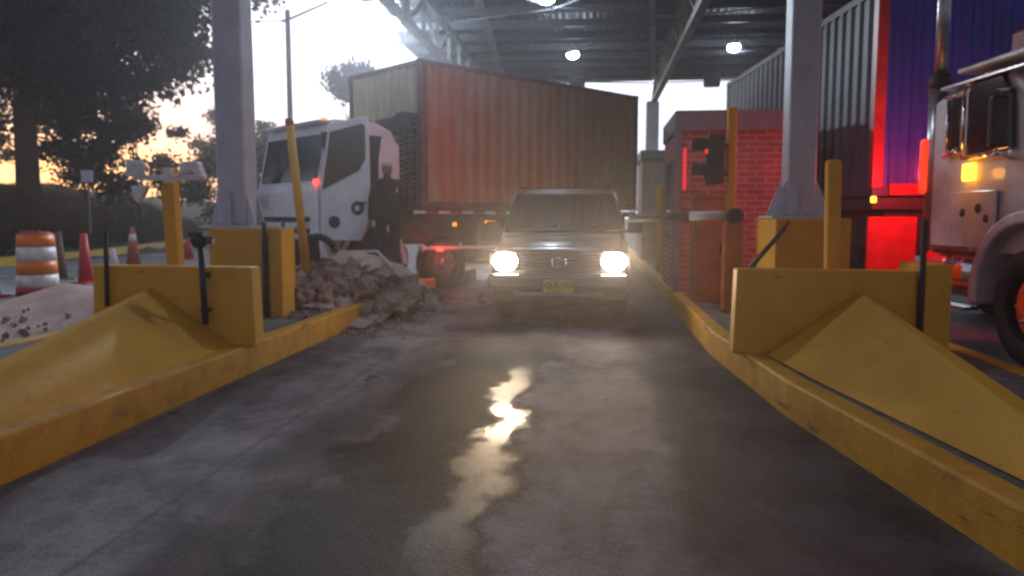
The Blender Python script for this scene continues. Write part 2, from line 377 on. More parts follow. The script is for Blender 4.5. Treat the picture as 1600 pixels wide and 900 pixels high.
def island(outline, inner, top_z=.25):
    k = MB()
    n = len(outline)
    a = [k.bm.verts.new((x,y,0)) for x,y in outline]; b = [k.bm.verts.new((x,y,top_z)) for x,y in outline]; c = [k.bm.verts.new((x,y,top_z)) for x,y in inner]; d = [k.bm.verts.new((x,y,.05)) for x,y in inner]
    for i in range(n):
        j = (i+1)%n
        k.bm.faces.new((a[i],a[j],b[j],b[i])); k.bm.faces.new((b[i],b[j],c[j],c[i])); k.bm.faces.new((c[i],c[j],d[j],d[i]))
    ko = k.build('kerb', M['yellow2'], bevel=.018); tag(ko, kind='structure')
    p = MB().prism(inner, .02, top_z-.012).build('pavement', M['island']); tag(p, kind='structure')
island([(-2.97,11.3),(-5.2,11.3),(-5.2,3.5),(-4.6,.8),(-3.1,.3),(-2.97,1.2)], [(-3.13,11.1),(-5.04,11.1),(-5.04,3.6),(-4.5,1.0),(-3.22,.55),(-3.13,1.3)])
island([(1.14,60),(1.14,7.6),(1.30,5.3),(1.62,3.05),(1.95,1.6),(2.35,1.2),(2.9,2.6),(3.15,4.5),(3.15,60)], [(1.29,59.8),(1.29,7.65),(1.45,5.4),(1.77,3.12),(2.05,1.85),(2.3,1.55),(2.76,2.7),(3.0,4.55),(3.0,59.8)])
# kerb and broken island ahead on the left of the lane (beyond the truck)
tag(MB().prism([(-3.5,12.0),(-3.15,11.9),(-2.62,16.8),(-3.1,17.0)], 0, .24).build('kerb', M['yellow2'], bevel=.02), kind='structure')

# far kerb and planted bank on the left
fk = MB()
pts = [(-16.0,-6),(-16.0,14),(-16.2,19),(-16.6,24),(-18.6,31),(-20.4,37),(-24,50)]
for (a, b) in zip(pts, pts[1:]):
    fk.prism([(a[0],a[1]),(b[0],b[1]),(b[0]-.4,b[1]),(a[0]-.4,a[1])], 0, .24)
tag(fk.build('kerb', mat('bright_yellow_kerb', (.75,.50,.03), .5, var=.2)), kind='structure')
def bankz(x, y):
    e = -16.3 if y < 20 else -16.3 - (y-20)*.235
    t = max(0, e - x)
    return .16*min(1, t*4) + 3.6*(1-math.exp(-t*.13)) + .25*math.sin(x*1.3+y*.7)*min(1, t*.2)
tag(grid('terrain', -90, -15, -10, 80, 60, 60, lambda x, y: bankz(x, y) if x < (-16.3 if y < 20 else -16.3-(y-20)*.235) else -.05, M['soil']), kind='structure')
# ------------------------------------------------------------------ yellow concrete barriers and wedges
def barrier(x0, x1, y0, name_label, slot_x):
    b = MB()
    b.prism_xz([(x0-.02,.235),(x1+.02,.235),(x1,.925),(x0,.935)], y0, y0+.2)
    o = b.build('concrete_barrier', M['yellow'], bevel=.02); tag(o, name_label, 'barrier', 'yellow barriers on the island noses')
    return o
barrier(-4.38, -2.93, 6.28, 'yellow concrete barrier wall left of the lane, below the leaning yellow post', None)
barrier(1.15, 2.55, 6.38, 'yellow concrete barrier wall right of the lane, beside the blue container truck', None)
tag(MB().prism_xz([(2.585,.235),(2.80,.235),(2.80,.985),(2.585,.975)], 6.36, 6.9).build('end_block', M['yellow'], bevel=.015), 'narrow orange yellow block at the right end of the right barrier wall', 'barrier')
def wedge(apex, back_l, back_r, pts_front, label):
    b = MB(); bm = b.bm
    A = bm.verts.new(apex)
    ring = [back_r] + pts_front + [back_l]
    top = [bm.verts.new((x, y, .245)) for x, y in ring]; 
    for i in range(len(top)-1): bm.faces.new((A, top[i], top[i+1]))
    bm.faces.new((A, top[-1], top[0])); bm.faces.new(top[::-1])
    o = b.build('concrete_wedge', M['yellow'], bevel=.02); tag(o, label, 'wedge', 'sloped wedges in front of the barriers'); return o
wedge((-3.84,6.27,.745), (-4.7,6.2), (-3.09,6.25), [(-3.09,2.25),(-3.42,2.5)], 'yellow sloped concrete wedge in front of the left barrier, large at the lower left')
wedge((2.11,6.37,.765), (1.38,6.30), (2.85,6.35), [(2.08,2.2),(1.94,2.3),(1.81,3.25),(1.49,5.35)], 'yellow sloped concrete wedge in front of the right barrier, with a dirty stripe beside it')

# pedestals
o = MB().box(-4.32,-3.66,8.22,9.1,.235,1.23).build('pedestal', M['yellow'], bevel=.02); tag(o, 'yellow concrete pedestal carrying the left grey column', 'pedestal', 'pedestals under the columns')
o = MB().box(-3.62,-3.46,8.2,8.55,.235,1.235).build('guard_block', M['yellow'], bevel=.015); tag(o, 'slim yellow block standing against the right side of the left pedestal', 'block')
o = MB().box(1.86,2.62,8.25,9.25,.235,1.34).build('pedestal', M['yellow'], bevel=.02); tag(o, 'yellow concrete pedestal carrying the right grey column', 'pedestal', 'pedestals under the columns')
o = MB().path([(-3.64,8.17,1.3),(-3.645,8.17,.9),(-3.65,8.17,.27)], .028).build('drain_hose', M['black']); tag(o, 'black hose running down between the left pedestal and the slim yellow block', 'hose')

# ------------------------------------------------------------------ canopy: columns, trusses, roof
can = empty('canopy', (0,0,0), 0, 'steel toll canopy roof with trusses and grey columns over the lanes', 'canopy')
def column(x, y, wdt, z0, top=5.6, gus=.22):
    b = MB().box(x-wdt/2, x+wdt/2, y-wdt/2, y+wdt/2, z0+.02, top)
    c = b.build('column', M['column'], can, bevel=wdt*.12, seg=3)
    p = MB().box(x-wdt/2-gus-.04, x+wdt/2+gus+.04, y-wdt/2-.2, y+wdt/2+.2, z0, z0+.03)
    for s in (-1, 1):
        e = x+s*wdt/2
        for yy in (y-wdt/2+.03, y+wdt/2-.05):
            p.prism_xz([(e,z0+.03),(e+s*gus,z0+.03),(e+s*gus*.95,z0+.07),(e,z0+.42)], yy, yy+.02)
    for s in (-1, 1):
        yb = y+s*wdt/2
        p.bar((x, yb, z0+.03), (x, yb, z0+.42), .02, .1)
    p.build('base_plate', M['column'], c, bevel=.004)
    return c
column(-4.17, 8.66, .35, 1.23, gus=.09)
column(2.2, 8.75, .31, 1.34, gus=.15)
column(-4.15, 29.2, .46, 0.0); column(2.05, 29.2, .46, 0.22)
column(8.3, 8.75, .42, 0); column(8.3, 29.2, .46, 0)
ZB, ZT = 5.55, 6.68
def truss(x, y0=1.0, y1=30.0):
    b = MB()
    b.box(x-.09, x+.09, y0, y1, ZB, ZB+.16); b.box(x-.09, x+.09, y0, y1, ZT-.14, ZT)
    n = 18; st = (y1-y0)/n
    for i in range(n):
        ya = y0+i*st; yb = ya+st
        b.bar((x, ya, ZB+.16), (x, ya, ZT-.14), .09, .09)
        b.bar((x, ya, ZB+.16), (x, yb, ZT-.14), .08, .08) if i % 2 == 0 else b.bar((x, ya, ZT-.14), (x, yb, ZB+.16), .08, .08)
    b.build('truss', M['steel'], can)
for x in (-4.17, 2.1, 8.3): truss(x)
# roof sheet with a shallow corrugation, purlins across, bracing rods
b = MB(); nx = 90; xs = np.linspace(-5.95, 11.5, nx*2+1)
ring0 = [(float(x), 0.6, 7.02+(.03 if i % 2 else 0)) for i, x in enumerate(xs)]
ring1 = [(x, 30.2, z) for x, _, z in ring0]
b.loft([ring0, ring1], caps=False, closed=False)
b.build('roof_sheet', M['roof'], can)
for k in range(20):
    y = 1.3+k*1.5
    MB().box(-5.9, 11.4, y-.04, y+.04, ZT+.03, ZT+.24).build('purlin', M['purlin'], can)
MB().box(-5.98,11.5,30.2,30.26,6.62,7.16).build('fascia', M['roof'], can)
MB().box(-6.04,-5.96,16.5,30.2,6.72,7.1).build('gutter', M['steel'], can)
MB().bar((-2.45,12,6.60),(-3.50,29,6.60),.16,.16).build('roof_beam', M['steel'], can)
MB().bar((.75,12,6.60),(2.05,29,6.60),.16,.16).build('roof_beam', M['steel'], can)
for i, (xa, xb) in enumerate(((-4.1, 2.05), (2.1, 8.3))):
    for k in range(5):
        y = 6+k*5
        q = MB()
        q.path([(xa, y, ZT-.1), ((xa+xb)/2, y+2.5, ZT-.42), (xb, y+5, ZT-.1)], .022, 6)
        q.path([(xb, y, ZT-.1), ((xa+xb)/2, y+2.5, ZT-.47), (xa, y+5, ZT-.1)], .022, 6)
        q.build('bracing_rod', M['purlin'], can)
# transverse truss between columns at the far row and a mid one
for y in (29.3,):
    for xa, xb in ((-4.1, 2.05), (2.15, 8.3)):
        b = MB(); b.box(xa, xb, y-.06, y+.06, ZT-.3, ZT-.2)
        b.build('tie_beam', M['steel'], can)

# ceiling lamps
def ceiling_lamp(x, y, label, z=6.42, e=70):
    t = empty('ceiling_lamp', (x, y, z), 0, label, 'lamp', 'lamps under the canopy roof')
    MB().tube((0,0,.02),(0,0,.16),.2,.09,20).build('lamp_body', M['lampbody'], t)
    MB().ball((0,0,-.06),.19,(1,1,.62),16).build('lens', M['lamp'], t)
    MB().bar((0,0,.16),(0,0,.34),.04,.04).build('bracket', M['lampbody'], t)
    light('lamp_light', 'SPOT', (0,0,-.06), e*3, (.75,.88,1), t, .15, R(150), .6, (0,0,-1)).location = (0,0,-.22)
    return t
ceiling_lamp(-.75, 24.4, 'lit ceiling lamp over the middle lane, above the grey car')
ceiling_lamp(4.03, 23.9, 'lit ceiling lamp over the right lane, above the brick booth')
ceiling_lamp(-1.18, 18.2, 'lit ceiling lamp at the top edge of the picture above the middle lane')
ceiling_lamp(-.9, 10.0, 'lit ceiling lamp above the lane and out of sight over the car', e=60)
t = empty('floodlight', (-5.72, 21.1, 6.48), 0, 'very bright floodlight hanging from the left roof edge above the container', 'floodlight')
MB().box(-.2,.2,-.1,.1,-.05,.3).build('lamp_body', M['lampbody'], t, bevel=.03)
MB().ball((.02,-.10,.10),.34,(1,.35,.9),16).build('lens', M['flood'], t)
MB().bar((0,0,.3),(0,0,.55),.04,.04).build('bracket', M['lampbody'], t)
light('flood_light', 'SPOT', (0,-.34,.1), 2600, (.75,.88,1), t, .15, R(130), .6, (.35,-1,-.5))

# lane signal boxes at the far edge
for x, lb, z in ((-.72,'small dark square lane signal hanging over the middle lane at the far roof edge',6.35),(4.14,'small dark square lane signal hanging over the right lane at the far roof edge',6.34)):
    t = empty('lane_signal', (x, 29.0, z), 0, lb, 'signal', 'lane signals at the far roof edge')
    MB().box(-.29,.29,-.12,.12,-.28,.28).build('housing', M['signbox'], t, bevel=.05)
    MB().bar((0,0,.28),(0,0,.62),.05,.05).build('bracket', M['purlin'], t)

# ------------------------------------------------------------------ posts, sensors, signal
t = empty('yellow_post', (-4.0, 7.0, .24), 0, 'leaning yellow post behind the left barrier carrying the white bracket', 'post')
MB().bar((0,0,0),(-.045,0,1.585),.125,.125).build('shaft', M['yellow'], t, bevel=.015)
t = empty('white_bracket', (-4.05, 6.98, 1.72), 0, 'white horizontal bracket with battered lamp housings fixed across the leaning yellow post', 'bracket')
MB().box(-.3,.36,-.1,-.075,-.02,.03).build('cross_arm', M['white2'], t, bevel=.008)
MB().box(-.36,-.2,-.13,-.03,-.02,.14, Matrix.Rotation(R(6),4,'Y')).build('housing', M['white2'], t, bevel=.03)
MB().prism_xz([(.15,0),(.21,.15),(.36,.15),(.41,.0),(.35,.0),(.30,.07)], -.13, -.02).build('housing', M['white2'], t, bevel=.015)
MB().prism_xz([(-.32,-.07),(-.15,-.07),(-.20,-.16),(-.25,-.24),(-.30,-.20)], -.1, -.03).build('torn_cover', M['white2'], t, bevel=.012)
MB().box(.02,.10,-.12,-.07,-.05,.09).build('clamp', M['white2'], t, bevel=.01)
t = empty('yellow_post', (2.17, 7.3, .24), 0, 'upright yellow post in front of the right grey column', 'post')
MB().bar((0,0,0),(-.035,0,1.63),.125,.125).build('shaft', M['yellow'], t, bevel=.03)
t = empty('yellow_post', (-3.84, 10.0, .24), 0, 'thin leaning yellow post with a red tip in front of the white truck cab', 'post')
MB().tube((0,0,0),(-.22,0,2.34),.062,.055,14).build('shaft', M['yellow'], t)
MB().tube((-.22,0,2.34),(-.226,0,2.42),.06,.055,14).build('tip', M['conered'], t)
t = empty('sensor_rod', (-3.31, 6.2, .44), 0, 'black rod with a camera head fixed to the left barrier face', 'sensor')
MB().tube((0,0,0),(-.02,0,.68),.026,.026,12).build('rod', M['black'], t)
q = MB().ball((-.03,0,.72),.075,(1,1,.95)); q.box(-.1,.03,-.05,.05,.74,.79); q.build('camera_head', M['black'], t, smooth=False)
MB().tube((.02,-.02,.72),(.11,-.02,.715),.028,.032,12).build('camera_lens', M['glass'], t)
MB().box(-.05,.02,.02,.08,.1,.14).build('clip', M['black'], t)
MB().box(-.05,.02,.02,.08,.4,.44).build('clip', M['black'], t)
tag(MB().tube((-4.22,6.23,.58),(-4.205,6.23,1.24),.022,.018,10).build('sensor_rod', M['chassis']), 'thin dark rod against the left end of the left barrier face', 'sensor')
tag(MB().tube((2.568,6.35,.27),(2.565,6.35,1.34),.024,.022,10).build('sensor_rod', M['chassis']), 'dark rod standing at the joint of the right barrier wall and its end block', 'sensor')
tag(MB().tube((1.58,8.0,.86),(1.97,8.12,1.30),.026,.022,10).tube((1.58,8.0,.86),(1.50,7.97,.26),.02,.02,8).build('bent_rod', M['black']), 'black rod leaning diagonally against the right pedestal', 'rod')

# traffic signal on a yellow post in front of the booth
t = empty('traffic_light', (1.66, 9.8, .24), 0, 'black two lamp traffic light seen side on, on a yellow post before the brick booth', 'traffic light')
MB().bar((.02,0,0),(-.01,0,2.46),.11,.11).build('post', M['yellow'], t, bevel=.02)
h = MB().box(-.30,-.10,-.14,.14,1.52,2.12).build('housing', M['black'], t, bevel=.03)
for z in (1.96, 1.66):
    b = MB()
    rings = []
    for (dx, rr) in ((0, .125), (-.17, .13)):
        rings.append([(-.30+dx, math.cos(a)*rr, z+math.sin(a)*rr) for a in np.linspace(R(-10), R(190), 13)] + [(-.30+dx, math.cos(a)*(rr-.012), z+math.sin(a)*(rr-.012)) for a in np.linspace(R(190), R(-10), 13)])
    b.loft(rings); b.build('visor', M['black'], h)
MB().ball((-.302,0,1.965),.07,(.25,1,1)).build('lens', M['redglow'], h)
MB().ball((-.305,0,1.66),.09,(.3,1,1)).build('lens', M['glass'], h)
MB().box(-.14,-.02,-.03,.03,1.62,1.68).box(-.14,-.02,-.03,.03,1.95,2.01).build('bracket', M['black'], t)
light('signal_light', 'SPOT', (-.5,0,1.96), 130, (1,.05,.03), t, .05, R(62), .8, (-1,1.25,-.02))

# boom gate
t = empty('boom_gate', (1.62, 9.3, .24), 0, 'horizontal boom gate arm reaching left over the lane, grey tip and white root', 'boom gate')
MB().tube((-.08,0,1.14),(-.52,0,1.125),.05,.052,16).build('arm', M['boom'], t)
MB().tube((-.52,0,1.125),(-1.22,.08,1.10),.052,.05,16).build('arm_tip', M['boomdark'], t)
MB().box(-.12,.10,-.09,.09,0,1.04).build('motor_box', M['cabinet'], t, bevel=.02)
MB().tube((0,-.12,1.13),(0,.1,1.13),.09,.09,16).build('hub', M['black'], t)

# cabinet
t = empty('toll_cabinet', (1.56, 10.2, .24), 0, 'orange brown metal toll cabinet standing in front of the brick booth', 'cabinet')
MB().box(-.27,.22,0,.5,0,1.36).build('body', M['cabinet'], t, bevel=.015)
MB().box(-.30,.25,-.03,.53,1.36,1.41).build('lid', M['cabinet'], t, bevel=.01)
MB().box(-.24,.10,-.012,0,.1,1.28).build('door', M['cabinet'], t, bevel=.005)
MB().box(.04,.07,-.03,-.012,.65,.78).build('handle', M['black'], t)

# ------------------------------------------------------------------ booths
t = empty('toll_booth', (1.14, 11.5, .235), 0, 'red lit brick toll booth with a grey flat roof on the right island', 'toll booth')
MB().box(.03,1.62,.05,2.05,0,2.38).build('wall', M['brickred'], t)
rf = MB().prism_xz([(0,2.36),(0,2.44),(.0,2.66),(1.68,2.66),(1.68,2.36)], 0, 2.1).build('roof', M['fascia'], t, bevel=.01)
MB().box(-.0,.10,-.0,.12,0,2.36).build('corner_post', M['fascia'], t, bevel=.01)
MB().box(.12,.17,.0,.045,1.52,2.12).build('light_bar', M['redbar'], t, bevel=.015)
f = MB().box(.015,.03,.55,1.5,.9,1.9).build('window', M['glass'], t)
MB().box(0,.028,.5,.55,.85,1.95).box(0,.028,1.5,1.55,.85,1.95).box(0,.028,.5,1.55,.83,.88).box(0,.028,.5,1.55,1.92,1.97).build('window_frame', M['fascia'], f)
t = empty('toll_booth', (1.2, 20.5, .235), 0, 'farther pale tan brick toll booth between the car and the red booth', 'toll booth')
MB().box(0,1.6,0,2.2,0,2.62).build('wall', M['bricktan'], t)
MB().box(-.05,1.65,-.05,2.25,2.62,2.86).build('roof', M['fascia'], t, bevel=.01)
tag(MB().tube((1.32,16,.24),(1.30,16,2.0),.075,.075,14).build('bollard', M['yellow']), 'yellow bollard standing before the farther tan brick booth', 'bollard')

# ------------------------------------------------------------------ containers
def corr(x0, x1, y, z0, z1, depth, pitch, sgn, along='x'):
    b = MB(); n = max(1, round((x1-x0)/pitch)); p = (x1-x0)/n
    prof = []
    for i in range(n):
        a = x0+i*p
        prof += [(a, 0), (a+p*.30, 0), (a+p*.5, depth), (a+p*.80, depth)]
    prof.append((x1, 0))
    r0 = [((u, y-sgn*v, z0) if along == 'x' else (y-sgn*v, u, z0)) for u, v in prof]
    r1 = [(a, bb, z1) for a, bb, _ in r0]
    b.loft([r0, r1], caps=False, closed=False); return b
def container(root, L, W, z0, z1, ms, mf, mfr, mpost):
    hw = W/2
    corr(-L+.12, -.12, hw-.015, z0+.14, z1-.1, .036, .28, 1).build('side_panel', ms, root)
    corr(-L+.12, -.12, -hw+.015, z0+.14, z1-.1, .036, .28, -1).build('side_panel', ms, root)
    corr(-hw+.12, hw-.12, -.015, z0+.14, z1-.1, .04, .24, 1, 'y').build('end_panel', mf, root)
    MB().box(-L+.02,-L+.06,-hw+.1,hw-.1,z0+.14,z1-.1).build('door_end', mf, root)
    for x in (-L, -.14):
        for y in (-hw, hw-.14):
            MB().box(x,x+.14,y,y+.14,z0+.11,z1-.11).build('corner_post', mpost if x > -1 else mfr, root, bevel=.01)
            for z in (z0, z1-.11): MB().box(x-.004,x+.16,y-.004,y+.144,z,z+.11).build('corner_casting', mfr, root, bevel=.012)
    for y in (-hw+.01, hw-.09):
        MB().box(-L+.14,-.14,y,y+.08,z1-.1,z1-.01).build('top_rail', mfr, root)
        MB().box(-L+.14,-.14,y,y+.08,z0+.01,z0+.14).build('bottom_rail', mfr, root)
    MB().box(-.09,-.01,-hw+.14,hw-.14,z1-.1,z1-.01).build('top_rail', mfr, root); MB().box(-.09,-.01,-hw+.14,hw-.14,z0+.01,z0+.14).build('bottom_rail', mfr, root)
    MB().box(-L+.05,-.05,-hw+.08,hw-.08,z1-.05,z1-.02).build('roof_panel', ms, root)
    MB().box(-L+.05,-.05,-hw+.08,hw-.08,z0+.03,z0+.12).build('floor', M['chassis'], root)
    for y in (hw-.0,):
        pass

O1 = (-3.99, 14.34, 0); RZ1 = math.atan2(-.761, -.649)
c1 = empty('shipping_container', O1, RZ1, 'patchy tan and reddish orange shipping container on the crashed white truck', 'container', )
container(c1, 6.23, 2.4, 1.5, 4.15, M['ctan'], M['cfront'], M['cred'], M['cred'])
O2 = (4.73, 10.47, 0); RZ2 = math.atan2(-.996, .091)
c2 = empty('shipping_container', O2, RZ2, 'blue shipping container with dark ribbed side and red corner post on the right truck', 'container')
container(c2, 7.35, 2.44, 1.62, 4.3, M['cnavy'], M['cblue'], M['cnavy'], M['credpost'])
MB().box(.005,.03,-1.0,1.0,1.64,1.78).build('red_sill', M['credpost'], c2)

# wheel
def wheel(root, x, y, r, wd, sgn, z=None, dual=False, chrome=False):
    z = r if z is None else z
    prof = [(0, .58), (0, .9), (.05, .98), (.12, 1.0), (.88, 1.0), (.95, .98), (1, .9), (1, .58)]
    rings = []
    for k in range(28):
        a = 2*math.pi*k/28
        rings.append([(x+math.cos(a)*r*q, y+sgn*(p-1)*wd, z+math.sin(a)*r*q) for p, q in prof])
    rings.append(rings[0])
    wb = MB(); 
    vr = [[wb.bm.verts.new(p) for p in rg] for rg in rings[:-1]]; vr.append(vr[0]); n = len(prof)
    for a, bb in zip(vr, vr[1:]):
        for i in range(n): 
            f = wb.bm.faces.new((a[i], a[(i+1)%n], bb[(i+1)%n], bb[i])); f.smooth = i < n-1
    wo = wb.build('wheel', M['rubber'], root)
    rm = MB().tube((x, y-sgn*wd*.9, z), (x, y-sgn*.05, z), r*.59, r*.5, 24)
    rm.tube((x, y-sgn*.05, z), (x, y+sgn*.01, z), r*.26, r*.2, 16)
    for k in range(8):
        a = 2*math.pi*k/8; rm.tube((x+math.cos(a)*r*.36, y-sgn*.055, z+math.sin(a)*r*.36), (x+math.cos(a)*r*.36, y-sgn*.02, z+math.sin(a)*r*.36), .018, .015, 8)
    rm.build('rim', M['chrome'] if chrome else M['rim'], wo)
    return wo

# ------------------------------------------------------------------ crashed white cab-over truck (local +x forward, +y its left side = seen side)
tr = empty('container_truck', O1, RZ1, 'white cab-over truck with open door crashed on the left island into the rubble', 'truck')
XR, XF = .42, 2.0
# side outline (x,z) of the cab
def cab_ring(y, ins):
    return [(XR, y, .95), (XR, y, 2.62-ins*.3), (XR+.12, y, 2.86-ins*.4), (XR+.4, y, 2.97-ins*.4), (XF-.36, y, 2.97-ins*.4), (XF-.22, y, 2.86-ins*.4), (XF-.02, y, 1.93), (XF+.04, y, 1.78), (XF+.05, y, .78), (XF-.2, y, .70), (XF-.28, y, .95)]
MB().loft([cab_ring(-1.1, .12), cab_ring(-1.04, 0), cab_ring(.98, 0), cab_ring(1.04, .05)]).build('cab', M['white'], tr, bevel=.02)
# windscreen and front details
def onfront(y0, y1, z0, z1, off=.012, th=.02):
    def fx(z): return (XF-.02)-(z-1.93)*(.20/.93) if z > 1.93 else XF+.04
    q = MB(); v = [(fx(z0)+off, y0, z0), (fx(z0)+off, y1, z0), (fx(z1)+off, y1, z1), (fx(z1)+off, y0, z1)]
    q.loft([v, [(a-th, b_, c) for a, b_, c in v]]); return q
onfront(-1.0, 1.0, 1.95, 2.72).build('windscreen', M['glass'], tr, bevel=.004)
onfront(-.85, .85, 1.28, 1.36, .03, .04).build('grille_slot', M['black'], tr)
onfront(-.85, .85, 1.08, 1.17, .03, .04).build('grille_slot', M['black'], tr)
onfront(-.8, .8, 1.19, 1.26, .035, .05).build('grille_bar', M['white'], tr)
MB().ball((XF+.065, -.02, 1.22), .085, (.25, 1, 1.0)).build('emblem', M['teal'], tr)
onfront(-1.02, -.6, 1.52, 1.70, .02, .03).build('corner_panel', M['white2'], tr)
MB().box(XF-.12, XF+.22, -1.12, 1.12, .42, .86).build('bumper', M['black'], tr, bevel=.05)
MB().box(XF+.20, XF+.235, -.8, .8, .44, .58).build('lower_grille', M['black'], tr)
for y in (-.92, .92):
    hl = MB().box(XF+.19, XF+.235, y-.16, y+.16, .60, .74).build('headlight', M['glass'], tr, bevel=.01)
    MB().box(XF+.236, XF+.245, y-.14, y+.02, .61, .64).build('indicator', M['amberdim'], hl)
MB().path([(XF+.01,.3,1.95),(XF-.05,.62,2.3)], .012).path([(XF+.01,-.5,1.95),(XF-.05,-.15,2.32)], .012).build('wiper', M['black'], tr)
MB().box(XF-.35,XF-.06,-1.0,1.0,2.90,2.94).build('sun_visor', M['white'], tr, bevel=.02)
for y in (-.7, .7):
    MB().ball((XF-.35,y,2.99),.05,(1.4,1,.6)).build('roof_marker', M['amberdim'], tr)
# far side mirror, dark, hangs ahead of the windscreen
MB().path([(XF-.1,-1.05,2.65),(XF+.28,-1.22,2.5),(XF+.34,-1.18,1.95),(XF+.1,-1.02,1.6)], .022).build('mirror_arm', M['black'], tr)
MB().box(XF+.26,XF+.36,-1.32,-1.06,1.85,2.42).build('mirror', M['black'], tr, bevel=.04)
MB().box(XF+.22,XF+.34,-.95,-.62,1.52,1.86, Matrix.Rotation(R(0),4,'X')).build('fender_mirror', M['black'], tr, bevel=.07)
# near side: A pillar, slab coloured with the open doorway's shade, rear cab wall
MB().box(XR+.22, XF-.14, .96, 1.075, 1.0, 2.74).build('doorway_shade_slab', M['doorshade'], tr)
MB().box(XR-.06, 1.42, .9, 1.095, .50, 1.80).build('darkening_panel', M['black'], tr, bevel=.03)  # black panel added to darken the lower cab side
MB().prism_xz([(XR-.02,1.78),(XR+.42,1.78),(XR+.42,2.35),(XR+.36,2.68),(XR+.30,2.82),(XR-.02,2.60)], 1.045, 1.085).build('rear_quarter', M['white'], tr, bevel=.02)
# wheel arch and fender
arc = [( .98+math.cos(a)*.70, .52+math.sin(a)*.78) for a in np.linspace(0, math.pi, 15)]
arc2 = [( .98+math.cos(a)*.60, .52+math.sin(a)*.68) for a in np.linspace(math.pi, 0, 15)]
MB().prism_xz(arc+arc2, .8, 1.12).build('fender', M['white2'], tr, bevel=.01)
MB().prism_xz(arc2, .6, 1.0).build('wheel_well', M['black'], tr)
MB().box(XF-.35,XF+.02,1.0,1.13,.62,1.02).build('step_panel', M['white'], tr, bevel=.02)
# door, hinged at the A pillar and swung out
dh = MB()
dr = bpy.data.objects.new('door', None)
def dpt(u, z, t=0): return (-u, t, z)
a_out = [(0,.98),(0,1.90),(.18,2.84),(.78,2.95),(.86,2.93),(.88,1.45),(.80,1.15),(.70,.98)]
win = [(.05,1.80),(.21,2.72),(.77,2.83),(.81,2.79),(.81,2.28),(.70,2.10)]
door = MB()
door.bm.verts.ensure_lookup_table()
dang = R(58)
dm = Matrix.Translation((XF-.06, 1.07, 0)) @ Matrix.Rotation(-dang, 4, 'Z')
q = MB(); q.prism_xz([(-u, z) for u, z in a_out], 0, .05)
for v in q.bm.verts: v.co = dm @ v.co
door.bm.free()
do = q.build('door', M['white'], tr, bevel=.012)
q = MB(); q.prism_xz([(-u, z) for u, z in win], -.012, .062)
for v in q.bm.verts: v.co = dm @ v.co
q.build('door_window', M['glass'], do)
for aa in (((-.66,.05,1.50),(-.66,.062,1.50),.115,.11,20),((-.25,.05,1.28),(-.25,.062,1.28),.10,.10,20)):
    q = MB(); q.tube(*aa)
    for v in q.bm.verts: v.co = dm @ v.co
    q.build('door_decal', M['decal'], do)
q = MB(); q.tube((-.66,.062,1.50),(-.66,.066,1.50),.045,.045,16)
for v in q.bm.verts: v.co = dm @ v.co
q.build('decal_centre', M['white2'], do)
q = MB(); q.box(-.80,-.64,.05,.08,1.56,1.60)
for v in q.bm.verts: v.co = dm @ v.co
q.build('handle', M['black'], do)
MB().ball((XF+.02,1.04,1.93),.055,(1,.6,.8)).build('side_marker', M['red'], tr)
MB().ball((XF-.20,1.25,1.90),.03).build('side_marker', M['redglow'], tr)
# snorkel/vent stack behind the cab
v = MB()
for k in range(17):
    z = 1.62+k*.088; v.box(.06, .36, 1.0, 1.14, z, z+.042, Matrix.Rotation(R(0),4,'Y'))
v.bar((.2,1.02,1.55),(.2,1.02,3.08),.03,.1); v.bar((.07,1.08,1.55),(.07,1.08,3.08),.03,.1)
v.build('air_intake', M['black'], tr)
MB().box(.03,.38,.9,1.15,3.08,3.2).build('intake_cap', M['black'], tr, bevel=.04)
MB().box(.05,.40,.2,.85,2.82,3.15).build('cab_fairing', M['chassis'], tr, bevel=.12)
# chassis, rail, tape, marker lamps, side guard
MB().box(-6.1,1.7,-.45,-.3,.85,1.1).box(-6.1,1.7,.3,.45,.85,1.1).build('chassis_rail', M['chassis'], tr)
MB().box(-6.2,.02,-1.2,1.2,1.36,1.49).build('bed', M['chassis'], tr, bevel=.01)
MB().box(-6.1,.3,-.95,.95,.9,1.37).build('underframe', M['chassis'], tr, bevel=.02)
MB().box(-3.3,-1.5,.98,1.12,.86,1.34).build('toolbox', M['chassis'], tr, bevel=.02)
tp = M['whiteref'], M['redref']
for k in range(22):
    x1 = .2-k*.28; MB().box(x1-.26,x1,1.205,1.215,1.42,1.47).build('reflective_tape', tp[k % 2], tr)
MB().box(-.43,-.33,1.16,1.23,.74,.80).build('side_marker', M['red'], tr)
MB().box(-.76,-.70,1.18,1.23,1.19,1.26).build('side_marker', M['amberdim'], tr)
MB().box(-1.72,-1.50,1.18,1.23,1.24,1.29).build('side_marker', M['amberdim'], tr)
light('marker_light', 'POINT', (-.38,1.42,.8), 9, (1,.04,.02), tr, .05)
MB().tube((-.05,1.1,.80),(-3.6,1.1,.74),.035,.035,10).ball((-.05,1.1,.80),.07).build('side_guard', M['white2'], tr)
MB().box(-2.9,-1.4,.5,1.05,.45,1.05).build('fuel_tank', M['chassis'], tr, bevel=.12)
for x, r in ((.98,.5),(-.62,.5),(-4.2,.5),(-5.3,.5)):
    for s in (1,-1): wheel(tr, x, s*1.08, r, .3, s)

